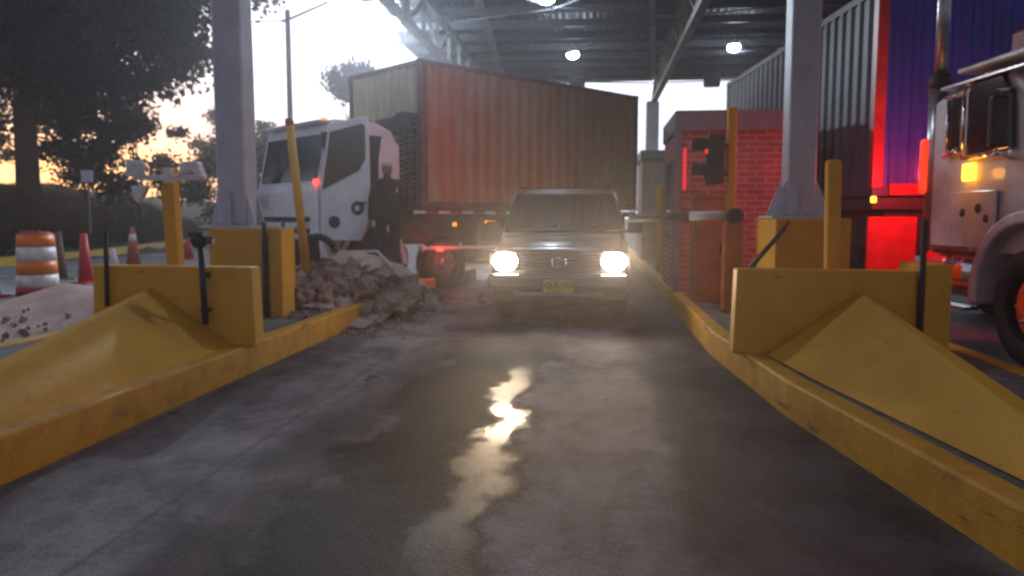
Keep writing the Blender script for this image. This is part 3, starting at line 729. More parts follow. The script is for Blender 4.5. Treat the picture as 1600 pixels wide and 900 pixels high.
# ------------------------------------------------------------------ right truck (local +x forward to camera, -y = seen side)
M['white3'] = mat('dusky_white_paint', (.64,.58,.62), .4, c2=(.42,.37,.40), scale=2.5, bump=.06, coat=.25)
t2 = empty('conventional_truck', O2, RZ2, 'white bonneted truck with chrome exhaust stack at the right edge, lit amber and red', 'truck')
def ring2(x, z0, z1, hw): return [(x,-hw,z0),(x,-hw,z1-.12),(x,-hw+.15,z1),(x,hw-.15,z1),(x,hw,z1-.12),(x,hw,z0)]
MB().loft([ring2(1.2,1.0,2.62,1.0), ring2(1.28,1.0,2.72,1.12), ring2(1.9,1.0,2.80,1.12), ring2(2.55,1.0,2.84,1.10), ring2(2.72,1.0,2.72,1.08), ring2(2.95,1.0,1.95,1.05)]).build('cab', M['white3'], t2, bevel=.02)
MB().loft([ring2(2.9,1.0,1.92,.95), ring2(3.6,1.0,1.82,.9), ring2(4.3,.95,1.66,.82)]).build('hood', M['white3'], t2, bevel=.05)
MB().prism_xz([(1.95,1.98),(1.95,2.62),(2.05,2.70),(2.50,2.70),(2.64,2.5),(2.68,2.0)], -1.15, -1.09).build('door_window', M['glass'], t2, bevel=.01)
MB().path([(1.93,-1.17,1.95),(1.93,-1.17,2.66),(2.05,-1.17,2.74),(2.55,-1.17,2.74)], .018).path([(1.93,-1.17,1.95),(2.72,-1.17,1.96)], .022).build('chrome_trim', M['chrome'], t2)
MB().box(1.55,1.78,-1.14,-1.10,2.05,2.6).build('quarter_window', M['glass'], t2, bevel=.01)
MB().path([(1.56,-1.16,2.62),(1.80,-1.16,2.62)], .02).path([(1.58,-1.16,2.0),(1.86,-1.18,2.05)], .03).path([(1.6,-1.15,2.02),(1.58,-1.15,2.6)], .014).build('grab_handle', M['chrome'], t2)
MB().box(1.5,2.9,-1.2,-.9,2.70,2.74).build('visor', M['chrome'], t2, bevel=.01)
MB().box(1.9,3.0,-1.25,-.7,2.80,2.86).build('roof_lip', M['white3'], t2, bevel=.02)
MB().box(2.35,2.6,-1.0,-.8,2.90,3.12).build('roof_light', M['drumred'], t2, bevel=.03)
MB().tube((2.5,-.6,2.95),(3.0,-.6,2.95),.03,.08,14).build('air_horn', M['chrome'], t2)
# mirror on arms
MB().path([(2.62,-1.1,2.55),(2.85,-1.38,2.5),(2.85,-1.38,1.95),(2.62,-1.1,1.9)], .016).build('mirror_arm', M['chrome'], t2)
MB().box(2.81,2.89,-1.46,-1.28,1.98,2.46).build('mirror', M['black'], t2, bevel=.04)
# exhaust stack
MB().tube((1.12,-1.0,2.86),(1.12,-1.0,4.6),.07,.07,20).build('exhaust_pipe', M['rim'], t2)
MB().tube((1.12,-1.0,1.2),(1.12,-1.0,2.86),.11,.11,20).build('muffler', M['rim'], t2)
MB().tube((1.12,-1.0,2.80),(1.12,-1.0,2.95),.13,.10,20).build('clamp', M['chassis'], t2)
MB().box(1.02,1.14,-1.16,-1.08,1.62,2.24).build('red_side_lamp', M['redglow'], t2, bevel=.04)
light('red_lamp_light', 'POINT', (.78,-1.02,1.85), 85, (1,.035,.06), t2, .08)
MB().box(1.93,2.13,-1.17,-1.12,1.72,1.90).build('side_marker', M['amber'], t2, bevel=.02)
light('amber_light', 'POINT', (2.03,-1.4,1.8), 3, (1,.4,.05), t2, .06)
MB().box(2.95,3.03,-1.12,-1.06,1.74,1.84).build('side_marker', M['amberdim'], t2, bevel=.01)
MB().box(.02,.07,-1.24,-1.18,1.54,1.62).build('side_marker', M['amber'], t2, bevel=.01)
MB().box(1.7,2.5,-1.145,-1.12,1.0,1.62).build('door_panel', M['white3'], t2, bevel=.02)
for dx, dz, dr_ in ((1.95,1.40,.045),(2.22,1.44,.05),(2.36,1.34,.04)): MB().tube((dx,-1.145,dz),(dx,-1.152,dz),dr_,dr_,14).build('door_decal', M['decal'], t2)
# tank and steps
MB().tube((1.3,-.95,.78),(2.35,-.95,.78),.27,.27,24).build('fuel_tank', M['chrome'], t2)
MB().box(1.35,2.3,-1.27,-1.0,1.03,1.06).build('step', M['chrome'], t2); MB().box(1.4,2.25,-1.25,-1.1,.42,.45).build('step', M['chrome'], t2)
# front fender + wheel
arc = [(3.1+math.cos(a)*.82, .62+math.sin(a)*.80) for a in np.linspace(R(-5), R(190), 18)]
arc2 = [(3.1+math.cos(a)*.70, .62+math.sin(a)*.68) for a in np.linspace(R(190), R(-5), 18)]
MB().prism_xz(arc+arc2, -1.25, -.75).build('fender', M['white3'], t2, bevel=.03)
for x, r in ((3.1,.54),(-.9,.5),(-5.2,.5),(-6.3,.5)):
    for s in (-1,1): wheel(t2, x, s*1.17, r, .32, s, chrome=True)
MB().box(-7.2,4.0,-.5,-.3,.85,1.15).box(-7.2,4.0,.3,.5,.85,1.15).box(-7.2,.0,-1.2,1.2,1.46,1.6).build('chassis_rail', M['chassis'], t2)
MB().box(3.9,4.4,-1.2,1.2,.4,.9).build('bumper', M['chrome'], t2, bevel=.04)
MB().box(-7.2,-.12,-1.0,1.0,.86,1.5).build('underframe', M['chassis'], t2, bevel=.02)
MB().box(-.05,.0,-1.25,-.62,.50,1.36).build('mud_flap', M['redpanel'], t2, bevel=.01)

# ------------------------------------------------------------------ car (front towards camera; local origin at ground under the nose centre)
car = empty('station_wagon', (-.44, 9.45, 0), 0, 'silver grey four wheel drive car facing the camera with both headlights on', 'car')
def cr(y, hw, zb, zt, crown=.03, n=7):
    pts = [(-hw*.96, y, zb), (-hw, y, zb+.12), (-hw, y, zt-.10), (-hw+.05, y, zt-.02)]
    for k in range(n):
        u = -1+2*k/(n-1); pts.append((u*(hw-.10), y, zt+crown*(1-u*u)))
    pts += [(hw-.05, y, zt-.02), (hw, y, zt-.10), (hw, y, zb+.12), (hw*.96, y, zb)]
    return pts
body = MB().loft([cr(.06,.80,.42,.88), cr(.10,.84,.40,.95), cr(.22,.86,.38,.985), cr(.9,.88,.36,1.06), cr(1.15,.88,.36,1.10), cr(2.5,.89,.36,1.12), cr(4.3,.88,.38,1.10), cr(4.55,.84,.42,1.04)], smooth=True)
body.build('body', M['carpaint'], car)
def gr(y, hwb, hwt, zb, zt):
    return [(-hwb,y,zb),(-hwt,y,zt-.05),(-hwt+.06,y,zt),(0,y,zt+.02),(hwt-.06,y,zt),(hwt,y,zt-.05),(hwb,y,zb)]
MB().loft([gr(.98,.84,.84,1.05,1.10), gr(1.56,.84,.745,1.07,1.66), gr(1.74,.84,.73,1.07,1.74), gr(2.6,.84,.73,1.07,1.77), gr(4.1,.84,.72,1.07,1.75), gr(4.45,.84,.78,1.06,1.2)], smooth=False).build('cabin', M['carpaint'], car, bevel=.025)
# windscreen follows the slope between y 1.02 and 1.66
def ws(u, v, off=.022):
    y0, z0, w0 = 1.02, 1.155, .80; y1, z1, w1 = 1.54, 1.66, .68
    return (u*(w0+(w1-w0)*v), y0+(y1-y0)*v-off, z0+(z1-z0)*v+off)
q = MB(); q.loft([[ws(-1,0),ws(-.5,0),ws(0,0),ws(.5,0),ws(1,0),ws(1,1),ws(.5,1),ws(0,1),ws(-.5,1),ws(-1,1)], [ws(-1,0,-.01),ws(-.5,0,-.01),ws(0,0,-.01),ws(.5,0,-.01),ws(1,0,-.01),ws(1,1,-.01),ws(.5,1,-.01),ws(0,1,-.01),ws(-.5,1,-.01),ws(-1,1,-.01)]])
q.build('windscreen', M['glass'], car)
for s in (-1, 1):
    q = MB(); P_ = [(s*.835,1.25,1.16),(s*.755,1.72,1.60),(s*.755,2.55,1.62),(s*.835,2.55,1.16)]
    q.loft([P_, [(a+s*.006,b_,c+.006) for a,b_,c in P_]]); q.build('side_window', M['glass'], car)
    q = MB(); P_ = [(s*.835,2.65,1.16),(s*.755,2.65,1.62),(s*.755,3.8,1.61),(s*.835,4.0,1.16)]
    q.loft([P_, [(a+s*.006,b_,c+.006) for a,b_,c in P_]]); q.build('side_window', M['glass'], car)
    # headlights
    hb = MB().box(s*.67-.17, s*.67+.17, .0, .12, .69, .94).build('headlight', M['chrome'], car, bevel=.03)
    MB().ball((s*.67, -.002, .815), .142, (1.08,.28,.88), 20).build('lens', M['head'], hb)
    light('headlight_beam', 'SPOT', (s*.67, -.1, .83), 380, (1,.70,.42), car, .09, R(70), 1.0, (0,-1,.27))
    MB().box(s*.83-.03, s*.83+.03, .02, .1, .72, .9).build('indicator', M['amberdim'] if False else M['drumwh'], car, bevel=.01)
    # mirrors
    mo = MB().box(s*.98-.10, s*.98+.10, 1.18, 1.30, 1.14, 1.30).build('mirror', M['black'], car, bevel=.03)
    MB().tube((s*.80,1.28,1.14),(s*.92,1.25,1.18),.02,.02,8).build('mirror_arm', M['black'], mo)
    MB().box(s*.62-.02, s*.62+.02, 1.7, 4.2, 1.775, 1.80).build('roof_rail', M['black'], car)
    for yy in (.95, 3.65): wheel(car, s*0, 0, .01, .01, 1) if False else None
# grille
MB().box(-.50,.50,.02,.06,.70,.90).build('grille', M['grille'], car)
q = MB()
for k in range(5): q.box(-.50,.50,-.005,.02,.715+k*.042,.728+k*.042)
q.build('grille_bars', M['chrome'], car)
q = MB()
for k in range(20):
    a = 2*math.pi*k/20; b2 = 2*math.pi*(k+1)/20
    q.tube((.085*math.cos(a), -.04, .80+.06*math.sin(a)), (.085*math.cos(b2), -.04, .80+.06*math.sin(b2)), .009, n=6)
for k in range(14):
    a = 2*math.pi*k/14; b2 = 2*math.pi*(k+1)/14
    q.tube((.03*math.cos(a), -.04, .80+.055*math.sin(a)), (.03*math.cos(b2), -.04, .80+.055*math.sin(b2)), .007, n=6)
q.build('emblem', M['chrome'], car)
MB().path([(-.76,.10,.985),(-.80,.95,1.066)],.006).path([(.76,.10,.985),(.80,.95,1.066)],.006).build('bonnet_seam', M['black'], car)
MB().box(-.10,.10,1.50,1.53,1.56,1.62).build('inner_mirror', M['black'], car)
MB().box(-.84,.84,-.02,.06,.905,.95).build('bonnet_edge', M['carpaint'], car, bevel=.015)
MB().box(-.88,.88,-.16,.06,.48,.655).build('bumper', M['carpaint'], car, bevel=.045, seg=3)
MB().box(-.86,.86,-.175,-.15,.635,.66).build('chrome_strip', M['chrome'], car, bevel=.008)
MB().box(-.80,.80,-.10,.10,.34,.47).build('air_dam', M['grille'], car, bevel=.02)
MB().box(-.55,.55,-.12,-.10,.40,.44).build('lower_bar', M['rim'], car)
pl = MB().box(-.185,.185,-.178,-.165,.445,.60).build('number_plate', M['plate'], car, bevel=.006)
fc = bpy.data.curves.new('plate_lettering', 'FONT'); fc.body = "QLR·103"; fc.size = .092; fc.align_x = 'CENTER'; fc.align_y = 'CENTER'; fc.extrude = .001; fc.offset = .002
fo = bpy.data.objects.new('plate_lettering', fc); col.objects.link(fo); fo.location = (0,-.181,.528); fo.rotation_euler = (R(90),0,0); fc.materials.append(M['black'])
bpy.context.view_layer.update(); lm = bpy.data.meshes.new_from_object(fo.evaluated_get(bpy.context.evaluated_depsgraph_get())); bpy.data.objects.remove(fo)
fo = bpy.data.objects.new('plate_lettering', lm); col.objects.link(fo); fo.location = (0,-.181,.528); fo.rotation_euler = (R(90),0,0); fo.parent = pl
MB().path([ws(-.6,.02,.03), ws(-.1,.12,.03)], .008).path([ws(.1,.02,.03), ws(.6,.12,.03)], .008).build('wiper', M['black'], car)
for s in (-1, 1):
    for x in (0,):
        pass
def car_wheel(y, s):
    # reuse the truck wheel builder turned: axle along x
    wroot = bpy.data.objects.new('wheel_tmp', None)
    prof = [(0,.58),(0,.92),(.08,1.0),(.92,1.0),(1,.92),(1,.58)]; r = .36; wd = .24; b = MB(); vr = []
    for k in range(26):
        a = 2*math.pi*k/26
        vr.append([b.bm.verts.new((s*(.86-wd+p*wd), y+math.cos(a)*r*q_, r+math.sin(a)*r*q_)) for p, q_ in prof])
    vr.append(vr[0]); n = len(prof)
    for a, bb in zip(vr, vr[1:]):
        for i in range(n): b.bm.faces.new((a[i], a[(i+1)%n], bb[(i+1)%n], bb[i])).smooth = i < n-1
    o = b.build('wheel', M['rubber'], car)
    MB().tube((s*.66,y,r),(s*.83,y,r),.21,.2,20).build('rim', M['rim'], o)
    bpy.data.objects.remove(wroot)
for y in (.85, 3.6):
    for s in (-1,1): car_wheel(y, s)

# ------------------------------------------------------------------ rubble of the smashed booth
def chunk(b, c, s, rr):
    m = Matrix.Translation(c) @ Euler((rr.uniform(0,6), rr.uniform(0,6), rr.uniform(0,6))).to_matrix().to_4x4()
    vs = []
    for i in range(8):
        p = Vector(((i & 1)-.5, ((i>>1)&1)-.5, ((i>>2)&1)-.5)); p = Vector((p.x*s[0]*rr.uniform(.6,1.1), p.y*s[1]*rr.uniform(.6,1.1), p.z*s[2]*rr.uniform(.6,1.1)))
        vs.append(b.bm.verts.new(m @ p))
    for f in ((0,1,3,2),(4,6,7,5),(0,4,5,1),(2,3,7,6),(0,2,6,4),(1,5,7,3)): b.bm.faces.new([vs[i] for i in f])
def heapz(x, y):     # heap height above the island top
    h = .40*math.exp(-((x+3.5)/1.0)**2-((y-11.1)/1.2)**2) + .16*math.exp(-((x+3.9)/.9)**2-((y-9.8)/.8)**2)
    return h
rr = random.Random(3)
heap = MB()
for k in range(1500):
    x = rr.gauss(-3.65, .62); y = rr.gauss(10.9, .9)
    if x < -5 or y < 8.9 or x > -2.45 or y > 13: continue
    base = .24 if (x < -3.0 and y < 11.3) else 0
    s = rr.choice((.03,.04,.06,.09,.13,.17))
    chunk(heap, (x, y, base+heapz(x,y)*rr.uniform(.75,1.02)+s*.2), (s*1.7, s*1.1, s*.8), rr)
o = heap.build('rubble', M['rub1']); tag(o, 'heap of broken brick and dust on the left island before the truck', 'rubble', kind='stuff')
tag(grid('rubble_base', -5.0, -2.75, 8.9, 13.2, 40, 50, lambda x, y: (.235 if (x < -3.1 and y < 11.1) else .02)+heapz(x, y)*.86-.004+.02*math.sin(x*31)*math.sin(y*23), M['rub2']), 'dusty mortar and soil under the broken bricks', 'rubble', kind='stuff')
o = MB(); 
for k in range(260):
    x = rr.gauss(-2.7, .28); y = rr.uniform(8.2, 12.6)
    if x < -2.92: continue
    s = rr.choice((.02,.03,.045)); chunk(o, (x, y, s*.3), (s*1.5, s, s*.7), rr)
for k in range(90):
    x = rr.uniform(-2.9,-.2); y = rr.uniform(9.5, 13.5); s = rr.choice((.02,.03)); chunk(o, (x, y, s*.3), (s*1.5, s, s*.7), rr)
for k in range(120):
    x = rr.uniform(-4.2,-3.15); y = rr.uniform(8.0, 9.6); s = rr.choice((.02,.03,.05)); chunk(o, (x, y, .24+s*.3), (s*1.5, s, s*.7), rr)
tag(o.build('gravel_debris', M['rub1']), 'small crumbs of brick scattered over the lane edge and island', 'debris', kind='stuff')
big = [(-2.60,10.3,.13,.30,'reddish grey brick block fallen against the kerb end beside the heap'),(-2.35,10.9,.12,.26,'pale mortar block lying on the lane right of the heap'),(-2.72,10.9,.35,.34,'large tilted concrete block on the right flank of the heap'),
       (-1.75,11.9,.07,.20,'flat brown brick lying alone on the lane near the car'),(-3.25,10.0,.50,.24,'broken brick on the near slope of the heap'),(-3.9,9.7,.48,.26,'pale brick lump on the left foot of the heap'),
       (-3.0,10.55,.50,.28,'dark brick lump on the heap just above the kerb end'),(-4.2,10.3,.52,.3,'brick lump at the heap beside the thin yellow post')]
for x, y, z, s, lb in big:
    b = MB(); chunk(b, (0,0,0), (s*1.25, s*.9, s*.75), rr); bmesh.ops.subdivide_edges(b.bm, edges=b.bm.edges, cuts=2, use_grid_fill=True)
    for v in b.bm.verts: v.co += Vector((rr.uniform(-1,1), rr.uniform(-1,1), rr.uniform(-1,1)))*s*.045
    o = b.build('brick_chunk', M['rub2'] if 'pale' in lb or 'concrete' in lb else M['rub1']); o.location = (x, y, z); tag(o, lb, 'rubble chunk', 'larger chunks around the rubble heap')
b = MB(); outl = [(-.55,-.2),(-.3,-.38),(.2,-.33),(.55,-.12),(.48,.2),(.1,.34),(-.35,.3)]
b.prism(outl, -.05, .06); bmesh.ops.subdivide_edges(b.bm, edges=b.bm.edges, cuts=3, use_grid_fill=True)
for v in b.bm.verts: v.co += Vector((rr.uniform(-1,1), rr.uniform(-1,1), rr.uniform(-1,1)))*.016
o = b.build('wall_slab', M['slab']); o.scale = (.72, .8, .9); o.location = (-3.40, 10.6, .70); o.rotation_euler = (R(26), R(6), R(12)); tag(o, 'large pale broken plaster slab on top of the rubble heap', 'slab')
b = MB(); b.prism([(-.4,-.12),(.3,-.2),(.42,.1),(-.2,.18)], -.04, .05); bmesh.ops.subdivide_edges(b.bm, edges=b.bm.edges, cuts=3, use_grid_fill=True)
for v in b.bm.verts: v.co += Vector((rr.uniform(-1,1), rr.uniform(-1,1), rr.uniform(-1,1)))*.014
o = b.build('wall_slab', M['slab']); o.location = (-2.85, 11.1, .50); o.rotation_euler = (R(10), R(28), R(-20)); tag(o, 'smaller plaster slab sliding down the right side of the heap', 'slab')
tag(MB().path([(-4.1,11.0,1.15),(-3.72,10.8,.85),(-3.15,10.9,.86),(-2.85,10.7,.60)], .022).build('bent_pipe', M['boom']), 'bent pale metal pipe lying across the rubble heap', 'pipe')
# dark lump standing in for the truck's lower bumper, left foot of the heap
b = MB(); b.box(-.32,.30,-.25,.3,0,.80); bmesh.ops.subdivide_edges(b.bm, edges=b.bm.edges, cuts=2, use_grid_fill=True)
for v in b.bm.verts: v.co += Vector((rr.uniform(-1,1), rr.uniform(-1,1), rr.uniform(-1,1)))*.035
o = b.build('wrecked_bumper', M['chassis'], bevel=.03); o.location = (-4.28, 10.5, .24); tag(o, 'crushed black bumper lump between the left pedestal and the rubble', 'cabinet')
for dx, dz, ww in ((-.12,.52,.20),(.12,.40,.10),(.24,.42,.05)):
    MB().box(dx-ww/2,dx+ww/2,-.33,-.27,dz,dz+.022).build('indicator', M['amberdim'], o)
b = MB()
for k in range(12):
    a = R(10+k*15); c2_ = R(25+k*15); b.tube((.26*math.cos(a),0,.26*math.sin(a)),(.26*math.cos(c2_),0,.26*math.sin(c2_)),.05,n=8)
o = b.build('broken_fender', M['chassis']); o.location = (-3.93, 10.55, .82); o.rotation_euler = (0,0,R(15)); tag(o, 'curved black broken fender piece leaning beside the crushed bumper', 'fender')

# ------------------------------------------------------------------ person by the cab (one continuous skinned body)
def skin_person(root, joints, edges, m, name):
    me = bpy.data.meshes.new(name); me.from_pydata([j[0] for j in joints], edges, []); me.materials.append(m)
    o = bpy.data.objects.new(name, me); col.objects.link(o); o.parent = root
    md = o.modifiers.new('skin', 'SKIN'); md.use_smooth_shade = True
    for i, j in enumerate(joints): me.skin_vertices[0].data[i].radius = (j[1], j[2] if len(j) > 2 else j[1])
    me.skin_vertices[0].data[0].use_root = True
    s2 = o.modifiers.new('sub', 'SUBSURF'); s2.levels = 2; s2.render_levels = 2
    return o
pr = empty('person', (-3.22, 11.75, .50), R(205), 'person in dark clothes and pale cap standing behind the rubble by the truck', 'person')
J = [((0,0,.92),.16,.11), ((0,0,1.12),.14,.10), ((0,.01,1.33),.17,.11), ((0,0,1.46),.06,.06), ((0,-.01,1.53),.055,.055), ((0,-.02,1.62),.085,.095), ((0,-.015,1.70),.07,.08),
     ((-.19,0,1.40),.062), ((-.25,-.02,1.14),.048), ((-.22,-.18,.98),.038), ((-.20,-.26,.95),.03),
     ((.19,0,1.40),.062), ((.26,.02,1.14),.048), ((.27,-.06,.90),.036), ((.27,-.09,.82),.028),
     ((-.10,0,.84),.095), ((-.12,-.02,.46),.065), ((-.12,.02,.10),.045), ((-.12,-.02,.04),.042), ((-.13,-.16,.03),.035),
     ((.10,0,.84),.095), ((.13,-.06,.47),.065), ((.13,.0,.10),.045), ((.13,-.03,.04),.042), ((.14,-.17,.03),.035)]
Ed = [(0,1),(1,2),(2,3),(3,4),(4,5),(5,6),(2,7),(7,8),(8,9),(9,10),(2,11),(11,12),(12,13),(13,14),(0,15),(15,16),(16,17),(17,18),(18,19),(0,20),(20,21),(21,22),(22,23),(23,24)]
skin_person(pr, J, Ed, M['shirt'], 'body')
def wear(keep, edges, grow, m, name):
    idx = {k: i for i, k in enumerate(keep)}
    jj = [(J[k][0],) + tuple(r_+grow for r_ in J[k][1:]) for k in keep]
    skin_person(pr, jj, [(idx[a], idx[b_]) for a, b_ in edges], m, name)
wear([0,15,16,17,20,21,22], [(0,15),(15,16),(16,17),(0,20),(20,21),(21,22)], .016, M['cloth'], 'trousers')
MB().ball((0,-.015,1.60),.098,(.86,1,1.08),16).build('head', M['skin'], pr)
q = MB().ball((0,-.01,1.665),.098,(.92,1.04,.62),16); q.loft([[(-.07,-.08,1.66),(.07,-.08,1.66),(.07,-.08,1.675),(-.07,-.08,1.675)],[(-.05,-.20,1.645),(.05,-.20,1.645),(.05,-.20,1.655),(-.05,-.20,1.655)]])
q.build('cap', M['cap'], pr)
for sx, hx, hy, hz in ((-1,-.20,-.29,.93),(1,.27,-.10,.78)):
    q = MB().ball((hx,hy,hz),.04,(.6,1,1.1))
    for f in range(4): q.tube((hx+(f-1.5)*.018,hy-.01,hz-.03),(hx+(f-1.5)*.02,hy-.035,hz-.085-(.008 if f in (1,2) else 0)),.009,.007,8)
    q.tube((hx-sx*.03,hy-.01,hz),(hx-sx*.05,hy-.04,hz-.04),.011,.008,8)
    q.build('hand', M['skin'], pr)

# ------------------------------------------------------------------ left apron: drum, cones, sand
t = empty('traffic_drum', (-9.75, 12.5, .0), 0, 'orange and white banded traffic drum on the pale road at the left', 'traffic drum')
bands = [(0,.14,'drumred',.345,.335),(.14,.36,'drumwh',.33,.32),(.36,.60,'drumor',.32,.31),(.60,.84,'drumwh',.31,.30),(.84,1.06,'drumor',.30,.285),(1.06,1.10,'drumred',.285,.22)]
for z0, z1, mm, r0, r1 in bands:
    MB().tube((0,0,z0+.004),(0,0,z1),r0,r1,28).build('base' if z0 == 0 else 'lid' if z1 > 1.08 else 'band', M[mm], t)
MB().bar((-.09,0,1.10),(.09,0,1.10),.04,.07).build('handle', M['drumred'], t)
def cone(x, y, h, r, m, label, band=None, topw=.25):
    t = empty('traffic_cone', (x,y,.006), rnd.uniform(-.4,.4), label, 'cone', 'cones on the pale road at the left')
    MB().tube((0,0,.03),(0,0,h),r,r*topw,20).build('cone_body', m, t)
    MB().box(-r*1.35,r*1.35,-r*1.35,r*1.35,0,.035).build('base', m, t, bevel=.01)
    if band: MB().tube((0,0,h*.62),(0,0,h*.82),r*(1-(1-topw)*.62)+.006,r*(1-(1-topw)*.82)+.006,20).build('band', band, t)
    return t
cone(-10.4,14.7,1.02,.15,M['conered'],'tall bright red cone right of the traffic drum', topw=.42)
cone(-11.55,15.5,1.03,.14,M['conebrown'],'tall grimy brown cone just behind the traffic drum', topw=.4)
cone(-12.9,20.3,1.08,.2,M['coneor'],'orange cone with a white collar beside the far yellow kerb', M['drumwh'])
cone(-12.5,18.8,.55,.14,M['drumwh'],'small white cone in front of the orange collared cone', topw=.3)
cone(-13.2,23.8,.68,.17,M['conered'],'small dark red cone behind the leaning yellow post')
cone(-10.15,11.9,.45,.15,M['conered'],'short red and white cone at the left picture edge', M['drumwh'])
def sandz(x, y): 
    return .46*math.exp(-((x+6.75)/.95)**2-((y-9.3)/.8)**2)+.12*math.exp(-((x+7.4)/1.4)**2-((y-8.2)/1.2)**2)+.015*math.sin(9*x)*math.sin(7*y)-.02
tag(grid('sand_pile', -9.6, -5.25, 6.4, 12, 60, 60, sandz, M['sand']), 'low pile of pinkish sand behind the left barrier', 'sand', kind='stuff')
b = MB()
for k in range(260):
    x = rr.gauss(-7.4,.9); y = rr.gauss(7.6,.6)
    if x > -5.3 or y > 8.5: continue
    s = rr.choice((.03,.045,.07)); chunk(b, (x,y,max(0.0,sandz(x,y))+s*.2), (s*1.5,s,s*.7), rr)
tag(b.build('gravel', M['rub1']), 'loose stones and dirt strewn before the sand pile', 'gravel', kind='stuff')

# ------------------------------------------------------------------ trees, bushes, weeds
def leaves(n, clumps, size, rs, squash=1.):
    """clumps: list of (centre, radius); returns verts, faces of small leaf quads spread through the clump volumes"""
    c = np.array([c_[0] for c_ in clumps]); r = np.array([c_[1] for c_ in clumps]); wgt = r**2.4; wgt /= wgt.sum()
    idx = rs.choice(len(clumps), n, p=wgt)
    d = rs.normal(size=(n,3)); d /= np.linalg.norm(d, axis=1)[:,None]
    rad = np.minimum(np.abs(rs.normal(0,.62,n)), 1.25)
    p = c[idx] + d*(r[idx]*rad)[:,None]*np.array([1,1,squash])
    a = rs.normal(size=(n,3)); a /= np.linalg.norm(a,axis=1)[:,None]
    b_ = np.cross(a, rs.normal(size=(n,3))); b_ /= np.linalg.norm(b_,axis=1)[:,None]
    s = size*rs.uniform(.6,1.4,n)[:,None]
    v = np.stack([p-a*s, p-b_*s*.5, p+a*s, p+b_*s*.5], 1).reshape(-1,3)
    f = np.arange(n*4).reshape(-1,4)
    return v, f
def leaf_obj(name, v, f, m, parent=None):
    me = bpy.data.meshes.new(name); me.from_pydata(v.tolist(), [], f.tolist()); me.materials.append(m)
    o = bpy.data.objects.new(name, me); col.objects.link(o); o.parent = parent; return o
def tree(x, y, z, h, cr_, nclump, nleaf, size, label, m, seed, low=.3, name='tree', group=None, trunk_r=.25, squash=.75, csz=(.16,.34)):
    rs = np.random.RandomState(seed); t = empty(name, (x,y,z), 0, label, 'tree' if 'tree' in name else 'bush', group)
    cl = []; tb = MB(); top = Vector((rs.uniform(-.3,.3), rs.uniform(-.3,.3), h*.55)); tb.tube((0,0,-.6), top, trunk_r, trunk_r*.55, 10)
    for k in range(nclump):
        th = rs.uniform(0, 2*math.pi); ph = rs.uniform(-.9, 1); rad = cr_*rs.uniform(.25, .92)
        zz = h*(low+1)/2 + ph*h*(1-low)/2*.88
        sh = math.sqrt(max(.05, 1-(ph*.9)**2))
        c = np.array([math.cos(th)*rad*sh, math.sin(th)*rad*sh, zz]); rr_ = cr_*rs.uniform(*csz)
        cl.append((c, rr_))
        if k % 2 == 0:
            st = Vector((0,0,h*rs.uniform(.25,.5))); mid = (st+Vector(c))/2+Vector((0,0,-.04*h)); tb.tube(st, mid, trunk_r*.35, trunk_r*.2, 6); tb.tube(mid, c, trunk_r*.2, trunk_r*.05, 6)
    tb.build('trunk', M['bark'], t)
    v, f = leaves(nleaf, cl, size, rs, squash); leaf_obj('crown', v, f, m, t)
    return t
G = 'trees on the left bank'
tree(-23.6,30,2.2,17.5,9.9,280,240000,.17,'huge dark tree filling the upper left, its crown over the road',M['leaf'],1,low=.20,group=G,trunk_r=.5,csz=(.10,.21))
tree(-33,28,2.6,15,9,110,80000,.2,'dark tree at the left picture edge behind the drum',M['leaf'],2,low=.10,group=G,trunk_r=.5,csz=(.13,.24))
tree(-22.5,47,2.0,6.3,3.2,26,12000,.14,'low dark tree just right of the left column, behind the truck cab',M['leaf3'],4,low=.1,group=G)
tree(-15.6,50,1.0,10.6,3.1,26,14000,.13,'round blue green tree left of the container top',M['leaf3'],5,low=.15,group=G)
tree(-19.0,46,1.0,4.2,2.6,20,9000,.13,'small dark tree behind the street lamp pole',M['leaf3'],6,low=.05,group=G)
gb = 'bushes on the left bank'
bl = [(-27,34,2.9,4.8,4.2,'wide dark bush under the big tree where the sunset glows'),(-23.8,34,2.6,5.0,3.4,'dense dark bush behind the white bracket'),(-20.6,33,2.0,4.6,2.9,'dark bush directly left of the left column'),(-31,27,3.0,3.4,4.2,'low dark bush behind the traffic drum'),(-24,24,2.0,2.6,3.0,'low bush on the bank above the cones'),(-38,30,3.2,5,5,'dark bush at the far left edge of the bank'),(-18.6,38,1.0,4.4,2.8,'dark bush behind the left column foot')]
for i,(x,y,z,h,r_,lb) in enumerate(bl):
    tree(x,y,z,h,r_,22,11000,.12,lb,M['leaf2'],20+i,low=0,name='bush',group=gb,trunk_r=.08)
rs = np.random.RandomState(9); n = 26000
px_ = rs.uniform(-34,-16.6,n); py_ = rs.uniform(14,44,n)
ok = px_ < np.where(py_ < 20, -16.6, -16.6-(py_-20)*.235); px_ = px_[ok]; py_ = py_[ok]; n = len(px_)
pz_ = np.array([bankz(a, b_) for a, b_ in zip(px_, py_)])
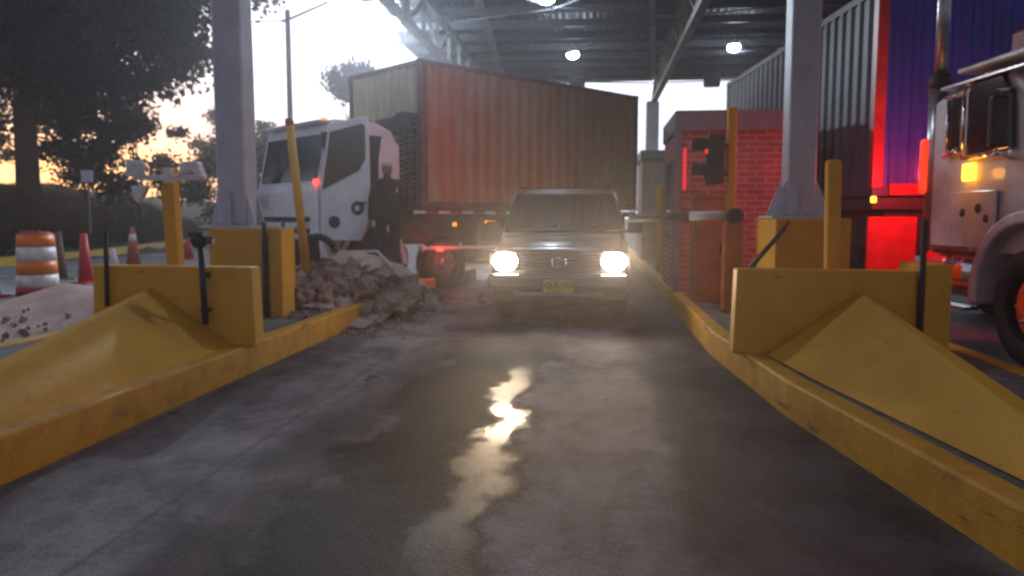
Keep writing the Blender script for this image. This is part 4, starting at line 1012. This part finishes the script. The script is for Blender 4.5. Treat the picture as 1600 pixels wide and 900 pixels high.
hh = rs.uniform(.12,.5,n); dx = rs.uniform(-.15,.15,n); dy = rs.uniform(-.15,.15,n); wv = rs.uniform(.02,.06,n)
v = np.stack([np.stack([px_-wv,py_,pz_-.02],1), np.stack([px_+wv,py_,pz_-.02],1), np.stack([px_+dx,py_+dy,pz_+hh],1)],1).reshape(-1,3)
tag(leaf_obj('weeds', v, np.arange(n*3).reshape(-1,3), M['grass']), 'dry weeds and undergrowth covering the dark bank', 'weeds', kind='stuff')

# street lamp pole beyond, with arm and wires
t = empty('street_lamp', (-16.2, 40, 0), 0, 'tall thin street lamp pole with a slanting arm against the bright sky', 'street lamp')
MB().tube((0,0,0),(0,0,12.2),.17,.13,14).build('pole', M['pole'], t)
MB().tube((0,0,11.7),(2.2,0,12.55),.06,.045,10).build('arm', M['pole'], t)
MB().box(-.32,.02,-.06,.06,11.6,11.72).build('cross_arm', M['pole'], t)
w_ = MB(); pts = [(-16.4,40,11.65)]
for k in range(1, 13):
    u = k/12; pts.append((-16.4-u*26, 40-u*8, 11.65+u*2.2-1.2*math.sin(math.pi*u)))
w_.path(pts, .025, 6); tag(w_.build('power_line', M['black']), 'thin overhead cable running left from the street lamp pole', 'cable')
t = empty('notice_board', (-18.5, 26.5, 1.35), 0, 'small pale notice board standing on the dark bank', 'sign')
MB().box(-.22,.22,-.02,.02,1.3,1.72).build('panel', M['white2'], t)
MB().bar((0,.04,-.6),(0,.04,1.3),.06,.06).build('post', M['pole'], t)

# ------------------------------------------------------------------ thin volume added to give the headlights a lens-like glow
hz = MB().box(-80, 60, -20, 75, -1, 24)
hm = bpy.data.materials.new('glow_haze'); hm.use_nodes = True; ht = hm.node_tree; ht.nodes.clear()
ho = ht.nodes.new("ShaderNodeOutputMaterial"); hv = ht.nodes.new("ShaderNodeVolumePrincipled")
hv.inputs['Color'].default_value = (.88, .89, .95, 1); hv.inputs['Density'].default_value = .0040; hv.inputs['Anisotropy'].default_value = .80
ht.links.new(hv.outputs[0], ho.inputs['Volume'])
tag(hz.build('glow_haze', hm), kind='stuff')
